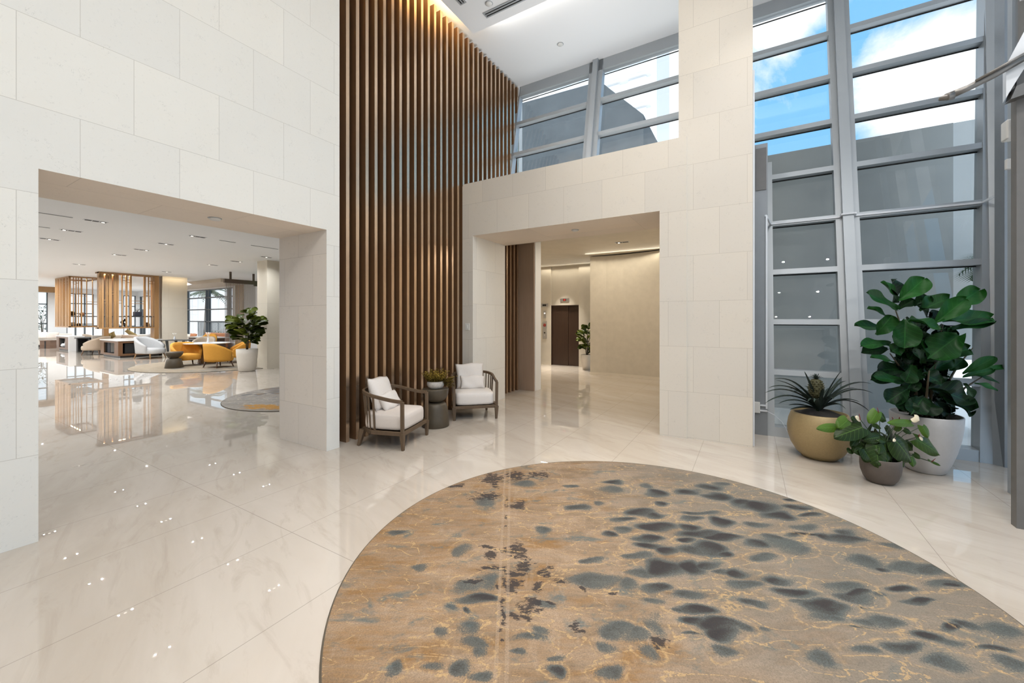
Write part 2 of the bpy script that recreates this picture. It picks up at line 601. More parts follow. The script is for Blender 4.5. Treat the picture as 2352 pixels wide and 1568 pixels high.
# portal wall to the lift lobby
PY0, PY1 = 5.589, 6.65
w = MB()
w.prism([(-4.355, 0), (-4.129, 0), (-4.129, 3.0), (-1.036, 3.0), (-1.036, 0), (-.70, 0), (-.70, 3.925), (-4.315, 3.925), (-4.343, 3.913), (-4.355, 3.885)], PY0, PY1)
wp = w.build('wall_portal', M['stone_xz'])
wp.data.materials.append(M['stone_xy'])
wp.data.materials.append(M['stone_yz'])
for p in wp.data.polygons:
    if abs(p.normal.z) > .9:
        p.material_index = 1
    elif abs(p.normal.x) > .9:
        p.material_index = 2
struct(wp, 'limestone portal around the opening to the lifts')

struct(MB().box(-.803, .032, 5.622, 6.25, 0, ZC).build('column', M['stone_xz']), 'full-height limestone pillar beside the portal')
struct(MB().box(.034, .052, 5.70, 6.2, 0, 4.6).build('trim_1', M['bluewhite']), 'thin white trim on the pillar edge')
# grey infill between pillar and curtain wall, below the clerestory
g = MB().box(.05, .205, 6.30, 6.36, 0, 3.90)
gp = g.build('wall_infill', M['greypanel'])
struct(gp, 'grey metal infill panel beside the pillar')
struct(MB().box(.07, .19, 6.285, 6.30, 3.28, 3.84).build('trim_2', M['darkwall']), 'darker recessed strip in the infill panel')

# ceilings
struct(MB().box(-5.25, 3.6, -6.5, 7.85, ZC, ZC + .15).build('ceiling', M['ceil']), 'white hall ceiling')
dp = MB().box(-4.04, 2.6, -6.0, 5.49, ZD, ZD + .07)
struct(dp.build('ceiling_panel', M['ceil']), 'dropped ceiling panel with light cove')
struct(MB().box(-4.46, -4.36, 7.60, 7.75, 3.46, ZC).build('wall_return', M['white']), 'white return wall at the clerestory corner')


# ------------------------------------------------------------------ leaning curtain wall
WY0, WK = 6.31, .20


def wy(z):
    return WY0 + WK * z


def skew(x0, x1, z0, z1, f, b, x0t=None, x1t=None):
    """box whose faces follow the lean; f and b offsets of front and back from the wall plane"""
    x0t = x0 if x0t is None else x0t
    x1t = x1 if x1t is None else x1t
    return [(x0, wy(z0) + f, z0), (x1, wy(z0) + f, z0), (x1, wy(z0) + b, z0), (x0, wy(z0) + b, z0),
            (x0t, wy(z1) + f, z1), (x1t, wy(z1) + f, z1), (x1t, wy(z1) + b, z1), (x0t, wy(z1) + b, z1)]


def jx(z):
    return 2.14 + .075 * z


TR = [.835, 1.515, 2.22, 2.935, 3.655, 4.365, 5.075, 5.79]
win = sempty('window_1', 'leaning grey aluminium curtain wall')
MB().hexa(skew(.205, 2.14, 0, .12, 0, .2, None, jx(.12))).build('sill', M['alu'], win)
MB().hexa(skew(.205, .285, .12, 3.90, 0, .14)).build('jamb', M['alu'], win)
MB().hexa(skew(jx(.0) - .0, jx(0) + .10, 0, ZC, -.01, .2, jx(ZC), jx(ZC) + .12)).build('jamb', M['alu'], win)
mu = MB().hexa(skew(1.0, 1.25, 0, ZC, 0, .14)).hexa(skew(1.068, 1.182, 0, ZC, -.07, .0))
mu.build('mullion', M['alu'], win)
for z in TR:
    x0 = .285 if z < 3.7 else -.79
    MB().hexa(skew(x0 if z > 3.7 else .285, 1.0, z - .036, z + .036, 0, .14)).build('transom', M['alu'], win)
    MB().hexa(skew(1.25, jx(z) + .01, z - .036, z + .036, 0, .14, None, jx(z + .036) + .01)).build('transom', M['alu'], win)
MB().hexa(skew(-.79, jx(6.5), 6.44, ZC, 0, .14)).build('head', M['alu'], win)
gk = .14      # glass sits at the back of the frame
gz = [.12] + TR + [6.44]
for i in range(len(gz) - 1):
    z0, z1 = gz[i], gz[i + 1]
    xl = .285 if z1 < 3.7 else -.79
    MB().add([(xl, wy(z0) + gk, z0), (1.02, wy(z0) + gk, z0), (1.02, wy(z1) + gk, z1), (xl, wy(z1) + gk, z1)], [(0, 1, 2, 3)]).build('glass_pane', M['glass'], win)
    MB().add([(1.23, wy(z0) + gk, z0), (jx(z0) + .02, wy(z0) + gk, z0), (jx(z1) + .02, wy(z1) + gk, z1), (1.23, wy(z1) + gk, z1)], [(0, 1, 2, 3)]).build('glass_pane', M['glass'], win)
    for a, bb in ((xl, 1.01), (1.24, jx(z1) + .01)):     # black gasket along the top of each pane
        MB().hexa([(a, wy(z1 - .05) + gk - .012, z1 - .05), (bb, wy(z1 - .05) + gk - .012, z1 - .05), (bb, wy(z1 - .05) + gk, z1 - .05), (a, wy(z1 - .05) + gk, z1 - .05),
                   (a, wy(z1 - .034) + gk - .012, z1 - .034), (bb, wy(z1 - .034) + gk - .012, z1 - .034), (bb, wy(z1 - .034) + gk, z1 - .034), (a, wy(z1 - .034) + gk, z1 - .034)]).build('gasket', M['black'], win)

win2 = sempty('window_2', 'clerestory windows above the portal')
MB().hexa(skew(-4.42, -4.34, 3.5, ZC, 0, .14)).build('jamb', M['alu'], win2)
MB().hexa(skew(-2.75, -2.47, 3.5, ZC, 0, .14)).hexa(skew(-2.66, -2.56, 3.5, ZC, -.07, 0)).build('mullion', M['alu'], win2)
for z in (4.365, 5.075, 5.79):
    MB().hexa(skew(-4.36, -2.74, z - .036 - .32 + .32, z + .036, 0, .14)).build('transom', M['alu'], win2)
    MB().hexa(skew(-2.48, -.79, z - .036, z + .036, 0, .14)).build('transom', M['alu'], win2)
MB().hexa(skew(-4.42, -.79, 6.44, ZC, 0, .14)).build('head', M['alu'], win2)
gz2 = [3.5, 4.365, 5.075, 5.79, 6.44]
for i in range(4):
    z0, z1 = gz2[i], gz2[i + 1]
    for a, bb in ((-4.36, -2.74), (-2.48, -.79)):
        MB().add([(a, wy(z0) + gk, z0), (bb, wy(z0) + gk, z0), (bb, wy(z1) + gk, z1), (a, wy(z1) + gk, z1)], [(0, 1, 2, 3)]).build('glass_pane', M['glass'], win2)
        MB().hexa([(a, wy(z1 - .05) + gk - .012, z1 - .05), (bb, wy(z1 - .05) + gk - .012, z1 - .05), (bb, wy(z1 - .05) + gk, z1 - .05), (a, wy(z1 - .05) + gk, z1 - .05),
                   (a, wy(z1 - .034) + gk - .012, z1 - .034), (bb, wy(z1 - .034) + gk - .012, z1 - .034), (bb, wy(z1 - .034) + gk, z1 - .034), (a, wy(z1 - .034) + gk, z1 - .034)]).build('gasket', M['black'], win2)
struct(MB().box(-4.45, -.5, 6.66, 7.3, 3.3, 3.52).build('trim_3', M['white']), 'ledge under the clerestory windows')

# grey returns, post and dark wall at the right of the photograph
rt = MB().hexa([(2.235, 6.30, 0), (2.30, 6.24, 0), (2.30, 6.50, 0), (2.235, 6.50, 0), (2.62, 7.6, ZC), (2.72, 7.54, ZC), (2.72, 7.8, ZC), (2.62, 7.8, ZC)])
struct(rt.build('wall_reveal', M['alu']), 'grey reveal beside the curtain wall')
struct(MB().box(2.29, 2.75, 6.22, 6.42, 0, ZC).build('wall_right', M['greypanel']), 'grey wall strip right of the curtain wall')
struct(MB().box(1.985, 2.055, 5.27, 5.345, 0, ZC).build('trim_4', M['alu']), 'slim grey metal post near the right edge')
struct(MB().box(2.02, 2.032, 5.255, 5.269, 3.32, ZC).build('sky_gap_strip_post', M['bluewhite']), 'thin white strip standing in for a sky gap at the slim grey post')  # white bar painted in place of a bright slit of sky
struct(MB().box(1.715, 1.735, 4.44, 4.454, 3.9, ZC).build('sky_gap_strip_panel', M['bluewhite']), 'thin white strip standing in for a sky gap above the white folded panel')  # second white bar imitating daylight through a gap
struct(MB().box(1.735, 2.4, 4.455, 4.53, 3.45, ZC).box(1.70, 2.4, 4.455, 4.53, 0, 3.45).build('wall_vestibule', M['darkwall']), 'dark grey vestibule wall at the right edge')

# the sides of the hall behind the viewer: glazed right side, rear wall
struct(MB().box(-4.26, 3.6, -6.6, -6.5, 0, ZC).build('wall_back', M['stone_xz']), 'limestone wall behind the viewer')
rw = sempty('window_3', 'glazed entrance side to the right of the viewer')
for y in np.linspace(-6.45, 4.3, 8):
    MB().box(2.62, 2.74, y - .05, y + .05, 0, ZC).build('mullion', M['alu'], rw)
for z in (.06, 2.3, 3.7, 5.1, 6.6):
    MB().box(2.64, 2.72, -6.5, 4.36, z - .05, z + .05).build('transom', M['alu'], rw)
MB().add([(2.68, -6.5, 0), (2.68, 4.36, 0), (2.68, 4.36, ZC), (2.68, -6.5, ZC)], [(0, 1, 2, 3)]).build('glass_pane', M['glass_clear'], rw)

# ------------------------------------------------------------------ outside
struct(MB().box(-14, 30, 8.6, 60, -.25, -.05).box(2.72, 30, -30, 8.6, -.25, -.05).box(.2, 2.72, 6.45, 8.6, -.25, -.02).build('ground', M['terrace']), 'bright paved terrace outside')
ow = MB().box(.25, 2.615, 8.5, 8.8, -.05, 4.49)
struct(ow.build('wall_outside', M['concrete']), 'grey rendered terrace wall outside the glass')
struct(MB().box(2.615, 6.5, 8.52, 8.8, .95, 4.49).build('wall_outside_light', M['concrete_light']), 'pale rendered end of the terrace wall')
db = MB().prism([(-9.5, 0), (-2.9, 0), (-2.9, 8.05), (-4.07, 9.28), (-4.3, 9.54), (-9.5, 9.72)], 13.0, 17)
ob = db.build('annex_building', M['concrete_dark'])
tag(ob, 'dark clad annex with sloping roof end seen through clerestory', 'building')
tw = thing('tower_building', 'white residential tower with balconies far behind clerestory glass', 'building', (-30, 90, 0))
MB().box(-16, 12.7, 0, 16, 0, 90).build('wall', M['tower'], tw)
for i in range(4):
    for k in range(9):
        x = -11 + i * 5.9
        MB().box(x, x + 3.9, -.2, .05, 39.2 + k * 3.4, 41.3 + k * 3.4).build('window', M['tower_win'], tw)
for k in range(9):
    MB().box(-12, 11.6, -.6, 0, 38.2 + k * 3.4, 38.6 + k * 3.4).build('balcony', M['tower'], tw)


def frond_mesh(mb, at, c, L, az, el, droop, wid, n=16):
    d = Vector((math.cos(az), math.sin(az), 0))
    pts = []
    for i in range(n + 1):
        t = i / n
        pts.append(Vector(c) + d * L * t * math.cos(el) + Vector((0, 0, L * t * math.sin(el) - droop * L * t * t)))
    side = d.cross(Vector((0, 0, 1)))
    for i in range(1, n + 1):
        t = i / n
        p = pts[i]
        tg = (pts[i] - pts[i - 1]).normalized()
        ll = wid * math.sin(PI * min(1, .15 + .85 * t)) + .06
        for s in (-1, 1):
            e = p + side * s * ll * .8 + tg * ll * .6 - Vector((0, 0, ll * .25))
            w = tg * L / n * .34
            o = len(mb.v)
            mb.add([p - w, p + w, e], [(0, 1, 2)])
            at += [(0, .5, .5)] * 3
    mb.tube([pts[0], pts[n // 2], pts[n]], [.018, .012, .003], 4, False)
    at += [(0, .5, .3)] * 12


def attr_build(mb, at, name, mat, parent, smooth=True):
    o = mb.build(name, mat, parent, smooth=smooth, fixn=False)
    ca = o.data.color_attributes.new('leaf', 'FLOAT_COLOR', 'POINT')
    arr = np.ones((len(mb.v), 4), dtype=np.float32)
    arr[:, :3] = np.array(at, dtype=np.float32)
    ca.data.foreach_set('color', arr.ravel())
    return o


def palm(loc, h, L, n, label, seed, lean=.3):
    random.seed(seed)
    t = thing('palm_tree', label, 'palm tree', loc)
    MB().tube([(0, 0, 0), (lean * .3, 0, h * .5), (lean, 0, h)], [.16, .13, .11], 8).build('trunk', M['trunk'], t, smooth=True)
    mb, at = MB(), []
    for k in range(n):
        frond_mesh(mb, at, (lean, 0, h), L * random.uniform(.8, 1.1), 2 * PI * k / n + random.uniform(-.2, .2), random.uniform(.1, .95), random.uniform(.5, .95), .34)
    attr_build(mb, at, 'fronds', M['palm_leaf'], t)
    return t


palm((2.86, 7.8, -.05), 2.38, .62, 14, 'small palm outside against the pale terrace wall', 3, .05)

# ------------------------------------------------------------------ round rug in the foreground
def rug_material(name, base_lo, base_hi, gold, teal, dark, ivory, seam=None):
    m, nt, b = new_mat(name)
    at = nt.nodes.new('ShaderNodeAttribute')
    at.attribute_name = 'pattern'
    sp = nt.nodes.new('ShaderNodeSeparateColor')
    nt.links.new(at.outputs['Color'], sp.inputs[0])
    blob, tuft, grad = sp.outputs
    ring = at.outputs['Alpha']
    V = coords(nt, 'Object', (1, 1, 1), (0, 0, -YAW))
    Vs = coords(nt, 'Object', (.55, 1.55, 1), (0, 0, -YAW))
    grain = noise(nt, V, 170, 3, .7)
    grain2 = noise(nt, V, 55, 3, .6)
    mott = noise(nt, Vs, 3.6, 8, .72, .6)
    streak = noise(nt, coords(nt, 'Object', (1.2, 9, 1), (0, 0, -YAW)), 3.0, 5, .7)
    c = mixc(nt, ramp(nt, mott, [(.38, 0.0), (.62, 1.0)]), base_lo, base_hi)
    warm = math_(nt, 'MULTIPLY', math_(nt, 'SUBTRACT', 1.0, grad), .75, clamp=True)
    c = mixc(nt, math_(nt, 'MULTIPLY', warm, ramp(nt, streak, [(.35, .2), (.7, 1.0)])), c, gold)
    rust = ramp(nt, noise(nt, coords(nt, 'Object', (.8, 2.2, 1), (0, 0, -YAW), (5, 2, 0)), 2.6, 5, .65), [(.54, 0.0), (.66, 1.0)])
    c = mixc(nt, math_(nt, 'MULTIPLY', rust, .75), c, tuple(.85 * k for k in gold))
    edge = math_(nt, 'MULTIPLY', ramp(nt, grad, [(.55, 0.0), (1.0, 1.0)]), ramp(nt, noise(nt, Vs, 2.0, 5, .7), [(.36, .15), (.62, 1.0)]))
    c = mixc(nt, math_(nt, 'MULTIPLY', edge, .62), c, tuple(1.3 * k for k in teal))
    pale = ramp(nt, noise(nt, coords(nt, 'Object', (3.2, .8, 1), (0, 0, -YAW)), 5.0, 5, .7), [(.56, 0.0), (.70, 1.0)])
    c = mixc(nt, math_(nt, 'MULTIPLY', pale, .40), c, tuple(min(1, 1.12 * k) for k in base_hi))
    patch = ramp(nt, noise(nt, coords(nt, 'Object', (.9, 1.6, 1), (0, 0, -YAW), (2, 7, 0)), 4.2, 6, .7, .4), [(.55, 0.0), (.66, 1.0)])
    c = mixc(nt, math_(nt, 'MULTIPLY', patch, .8), c, tuple(1.4 * k for k in teal))
    cool = math_(nt, 'MULTIPLY', ramp(nt, math_(nt, 'ADD', math_(nt, 'MULTIPLY', grad, .75), math_(nt, 'MULTIPLY', mott, .5)), [(.72, 0.0), (.98, 1.0)]), .55)
    c = mixc(nt, cool, c, tuple(.5 * (a + q) for a, q in zip(teal, base_hi)))
    jit = math_(nt, 'ADD', math_(nt, 'MULTIPLY', math_(nt, 'SUBTRACT', grain, .5), 1.0),
                math_(nt, 'MULTIPLY', math_(nt, 'SUBTRACT', noise(nt, Vs, 9, 4, .6), .5), .35))
    bj = math_(nt, 'ADD', blob, jit)
    c = mixc(nt, math_(nt, 'MULTIPLY', ramp(nt, bj, [(.12, 0.0), (.44, 1.0)]), .88), c, teal)
    c = mixc(nt, math_(nt, 'MULTIPLY', ramp(nt, bj, [(.50, 0.0), (.98, 1.0)]), .95), c, dark)
    rag = math_(nt, 'ADD', tuft, math_(nt, 'MULTIPLY', math_(nt, 'SUBTRACT', noise(nt, coords(nt, 'Object', (1, 2.0, 1), (0, 0, -YAW)), 24, 5, .75), .5), 3.4))
    c = mixc(nt, math_(nt, 'MULTIPLY', math_(nt, 'MULTIPLY', ramp(nt, rag, [(.5, 0.0), (.62, 1.0)]), ramp(nt, tuft, [(.03, 0.0), (.15, 1.0)])), .9), c, dark)
    if seam is not None:      # pair of pale woven lines running through the pattern
        su = nt.nodes.new('ShaderNodeSeparateXYZ')
        nt.links.new(V, su.inputs[0])
        dd = math_(nt, 'ABSOLUTE', math_(nt, 'SUBTRACT', math_(nt, 'ABSOLUTE', math_(nt, 'SUBTRACT', su.outputs[0], seam)), .024))
        sl_ = math_(nt, 'MULTIPLY', math_(nt, 'LESS_THAN', dd, .009), math_(nt, 'GREATER_THAN', grain2, .36))
        c = mixc(nt, math_(nt, 'MULTIPLY', sl_, .36), c, tuple(min(1, 1.1 * k) for k in base_hi))
    # fine ivory-gold contour threads
    for sc, w, k in ((2.4, .0048, 0),):
        n = noise(nt, coords(nt, 'Object', (.6, 1.7, 1), (0, 0, -YAW), (k, k, 0)), sc, 3, .5, .5)
        for lv in (.44, .56):
            ln = math_(nt, 'LESS_THAN', math_(nt, 'ABSOLUTE', math_(nt, 'SUBTRACT', n, lv)), w)
            ln = math_(nt, 'MULTIPLY', ln, math_(nt, 'MULTIPLY', math_(nt, 'GREATER_THAN', grain2, .47), .62))
            ln = math_(nt, 'MULTIPLY', ln, math_(nt, 'LESS_THAN', blob, .22))
            c = mixc(nt, ln, c, ivory)
    rg = math_(nt, 'MULTIPLY', ring, math_(nt, 'MULTIPLY', math_(nt, 'GREATER_THAN', grain2, .46), .6))
    c = mixc(nt, rg, c, ivory)
    c = mixc(nt, math_(nt, 'MULTIPLY', ramp(nt, grain, [(.35, 0.0), (.65, 1.0)]), .42), c, (.09, .072, .058))
    nt.links.new(c, b.inputs['Base Color'])
    b.inputs['Roughness'].default_value = .95
    b.inputs['Specular IOR Level'].default_value = .1
    bump(nt, b, grain, .5, .006)
    return m


M['rug'] = rug_material('patterned_rug', (.225, .165, .112), (.42, .315, .225), (.34, .180, .062), (.085, .108, .108), (.034, .032, .035), (.60, .40, .19), -.047 - (-.578 * CT + 2.564 * ST))
M['rug_edge'] = plain('rug_binding', (.10, .08, .055), .9, var=.2)
# blots of the pattern in centimetres: across, along, half width, half length, darkness
BLOBS = [(97,375,11,5,8),(54,367,7,4,5),(13,372,11,8,3),(90,359,12,8,2),(128,353,10,9,8),(124,367,8,6,3),(124,332,6,4,8),(55,325,12,6,6),(73,333,5,4,3),(103,317,11,7,8),(112,312,7,5,9),(22,291,6,6,4),(70,285,6,4,8),(80,291,6,5,4),(84,306,9,3,6),(107,295,16,6,10),(94,279,11,4,8),(93,270,12,5,10),(103,265,8,5,10),(83,259,11,4,4),(95,247,13,10,10),(78,241,11,4,5),(51,254,6,3,4),(49,234,17,7,4),(67,231,7,5,4),(82,228,8,4,7),(79,218,8,3,3),(88,211,3,2,9),(-14,232,7,8,2),(-25,230,8,7,2),(-18,219,11,3,9),(-33,265,5,8,2),(-84,287,6,3,5),(-57,246,6,4,2),(-21,333,10,13,2),(-33,212,5,3,3),(-23,211,2,3,8),(16,214,8,4,3),(-22,198,6,5,2),(-18,189,9,4,3),(-15,184,5,3,3),(-33,197,4,4,2),(9,192,9,2,3),(3,184,4,2,4),(-21,176,6,4,5),(-52,175,4,4,3),(-5,183,1,4,3),(-14,171,5,3,3),(-35,176,5,3,2),(18,173,4,4,7),(42,173,5,4,4),(45,187,6,4,3),(53,197,9,5,4),(61,194,7,5,4),(72,199,5,8,2),(64,184,6,4,3),(21,181,3,2,3),(15,197,6,4,2),(180,364,13,8,8),(157,354,12,7,9),(176,344,14,8,9),(195,334,11,7,8),(205,328,16,11,10),(208,311,14,8,9),(235,313,8,3,8),(149,316,16,3,6),(138,308,8,4,6),(158,303,9,8,10),(183,298,12,5,5),(214,294,10,5,4),(130,294,8,6,9),(135,285,17,5,8),(149,281,15,4,10),(121,277,6,3,10),(168,273,9,6,8),(184,281,9,5,6),(186,275,14,9,3),(188,266,10,7,2),(208,284,14,2,9),(221,281,6,6,8),(232,279,17,6,7),(241,287,8,5,6),(123,265,14,7,6),(132,267,10,10,8),(138,260,6,3,9),(163,257,8,4,4),(111,246,10,7,10),(123,249,7,4,7),(137,241,8,4,9),(127,242,5,3,5),(134,231,11,4,4),(157,234,10,4,8),(156,224,12,4,9),(163,222,8,3,4),(190,229,13,4,3),(189,220,11,6,5),(195,224,7,2,8),(223,227,9,3,10),(205,222,5,2,3),(220,217,9,2,9),(99,222,11,4,5),(98,211,12,4,10),(131,216,10,4,7),(133,213,5,3,4),(164,214,10,5,9),(166,211,11,5,8),(158,217,8,2,6),(162,205,10,4,3),(185,211,3,1,6),(105,201,12,5,9),(93,203,9,3,9),(103,195,7,5,9),(114,198,5,4,4),(89,195,6,1,7),(98,185,6,4,5),(126,198,3,2,4),(188,202,12,4,4),(180,203,6,3,7),(173,198,7,1,6),(203,193,9,4,10),(208,190,8,3,4),(182,187,9,3,8),(164,185,7,3,4),(140,180,7,4,4),(229,200,7,5,6),(218,198,4,2,9),(263,245,18,6,4),(245,246,14,6,3),(229,245,4,3,8),(224,252,11,8,4),(252,231,13,4,4),(252,229,6,2,9),(195,178,11,5,4),(226,186,10,2,8),(222,178,8,4,4),(242,197,9,6,3),(260,270,12,5,3),(233,326,13,5,8),(237,339,6,3,8),(239,324,6,3,8),(194,371,8,5,3)]
DARKS = [(-18,386,9,11),(-22,347,10,7),(-17,368,4,7),(4,389,9,9),(26,394,9,7),(-51,367,5,3),(4,327,6,6),(3,264,5,8),(-17,269,6,3),(-14,260,4,3),(-13,246,5,4),(3,241,5,3),(19,241,4,4),(10,249,5,3),(29,234,3,3),(1,230,3,5),(15,229,3,3),(-23,234,4,3),(10,215,5,4),(10,207,3,3),(22,216,3,2),(39,225,2,3),(31,199,2,2),(34,196,3,1),(-5,217,2,3),(-6,230,1,4),(-5,205,1,6),(-6,242,1,4),(-6,265,1,4),(1,206,3,3),(5,255,5,2),(70,190,4,2),(56,223,2,2)]



def rug_disc(name, cx, cy, r, h, mat, blobs, darks, label, step, group=None):
    t = thing(name, label, 'rug', (cx, cy, 0), 0, group)
    # square grid clipped to a circle, denser than the pattern
    nr, na = int(r / step), int(2 * PI * r / step / 1.2)
    R = np.linspace(0, r, nr)
    A = np.linspace(0, 2 * PI, na, endpoint=False)
    rr, aa = np.meshgrid(R[1:], A, indexing='ij')
    x = np.concatenate([[0], (rr * np.cos(aa)).ravel()])
    y = np.concatenate([[0], (rr * np.sin(aa)).ravel()])
    wx, wy_ = x + cx, y + cy
    u = wx * CT + wy_ * ST
    v = -wx * ST + wy_ * CT
    # gentle wobble so the blots are not perfect ellipses
    wob = .018 * np.sin(u * 23 + 3 * np.sin(v * 9)) + .014 * np.sin(v * 31 + u * 11)
    blob = np.zeros_like(u)
    ring = np.zeros_like(u)
    inner = np.zeros_like(u)
    for bu, bv, ru, rv, k in blobs:
        ru, rv = ru * 1.06 + .4, rv * 1.02 + .2
        q = ((u + wob - bu / 100) / (ru / 100)) ** 2 + ((v + .6 * wob - bv / 100) / (rv / 100)) ** 2
        q = np.sqrt(q)
        sz = min(ru, rv)
        if sz > 2.5:
            ring = np.maximum(ring, np.exp(-((q - 1.42) * sz / .45) ** 2) * (.35 + .65 * (np.sin(7 * u + bu) * np.sin(9 * v + bv) > -.25)))
            inner = np.maximum(inner, (q < 1.3) * 1.0)
        # darker towards the near-left, feathering out
        f = np.clip((1.30 - q) / .85, 0, 1)
        f = f * f * (3 - 2 * f)
        f = f * np.clip(1 - .35 * ((u - bu / 100) / (ru / 100)) * (1 if bu % 2 else -1) + .25 * ((v - bv / 100) / (rv / 100)), .35, 1.15)
        blob = np.maximum(blob, f * (.34 + .066 * k))
    seam = (np.abs(u + .047) < .028) & (v < 4.2)
    blob[seam] *= .12
    tuft = np.zeros_like(u)
    for bu, bv, ru, rv in darks:
        q = np.sqrt(((u + wob - bu / 100) / (ru / 100 * 1.5)) ** 2 + ((v + wob - bv / 100) / (rv / 100 * 1.5)) ** 2)
        tuft = np.maximum(tuft, np.clip(1.25 - q, 0, 1))
    ticks = (np.abs(u + .047) < .008) & (np.sin(v * 41) + np.sin(v * 17) > .9) & (v > 1.9) & (v < 3.6)
    tuft[ticks] = 1
    grad = np.clip((u + .9) / 2.6, 0, 1)
    ring[inner > .5] = 0
    n = len(x)
    faces = []
    nrr = nr - 1
    for k in range(na):
        faces.append((0, 1 + k, 1 + (k + 1) % na))
    for i in range(nrr - 1):
        o = 1 + i * na
        for k in range(na):
            k2 = (k + 1) % na
            faces.append((o + k, o + na + k, o + na + k2, o + k2))
    me = bpy.data.meshes.new('pile')
    me.from_pydata(np.stack([x, y, np.full(n, h)], 1).tolist(), [], faces)
    ca = me.color_attributes.new('pattern', 'FLOAT_COLOR', 'POINT')
    arr = np.ones((n, 4), dtype=np.float32)
    arr[:, 0], arr[:, 1], arr[:, 2], arr[:, 3] = blob, tuft, grad, ring
    ca.data.foreach_set('color', arr.ravel())
    me.materials.append(mat)
    o = bpy.data.objects.new('pile', me)
    COL.objects.link(o)
    o.parent = t
    MB().lathe([(r - .002, 0.0005), (r + .008, 0.001), (r + .010, h * .6), (r + .004, h + .001), (r - .004, h - .001)], 160).build('binding', M['rug_edge'], t, smooth=True)
    return t


rug_disc('rug', -.578, 2.564, 1.815, .014, M['rug'], BLOBS, DARKS,
         'large round rug with blue-grey blots on tan in the foreground', .0085)


# ------------------------------------------------------------------ armchairs with slatted barrel backs
def superpillow(w, h, t, pinch=.85, n=17):
    """cushion with pinched corners, lying in x,z, thickness along y"""
    mb = MB()

    def side(s):
        def fn(i, j):
            a, b = 2 * i - 1, 2 * j - 1
            edge = (1 - abs(a) ** 3.2) * (1 - abs(b) ** 3.2)
            th = t * (max(edge, 0) ** .5) * (.9 + .1 * math.sin(5 * a + 3 * b))
            k = 1 - .10 * pinch * (1 - abs(a * b)) * max(abs(a), abs(b)) ** 4
            return (a * w * k, s * th, b * h * k + .012 * math.sin(4 * a + b))
        return fn
    mb.grid(side(1), n, n).grid(side(-1), n, n)
    bm = bmesh.new()
    vs = [bm.verts.new(p) for p in mb.v]
    for f in mb.f:
        bm.faces.new([vs[i] for i in f])
    bmesh.ops.remove_doubles(bm, verts=bm.verts[:], dist=.002)
    bm.verts.index_update()
    out = MB()
    out.v = [v.co[:] for v in bm.verts]
    out.f = [[v.index for v in f.verts] for f in bm.faces]
    bm.free()
    return out


def rail_pt(s):
    """plan of the U rail: s in 0..1 from right front post round the back to left front post (front = -y)"""
    hw, yb, r = .335, .325, .27
    st = .31 + (yb - r)                # straight arm length
    arc = PI / 2 * r
    bk = 2 * (hw - r)
    tot = 2 * st + 2 * arc + bk
    d = s * tot
    if d < st:
        x, y = hw, -.31 + d
    elif d < st + arc:
        a = (d - st) / r
        x, y = hw - r + r * math.cos(a), yb - r + r * math.sin(a)
    elif d < st + arc + bk:
        x, y = hw - r - (d - st - arc), yb
    elif d < st + 2 * arc + bk:
        a = (d - st - arc - bk) / r
        x, y = -(hw - r) - r * math.sin(a), yb - r + r * math.cos(a)
    else:
        x, y = -hw, -.31 + (tot - d)
    q = min(s, 1 - s) * 2
    z = .575 + .085 * (3 * min(1, q * 1.3) ** 2 - 2 * min(1, q * 1.3) ** 3)
    return Vector((x, y, z))


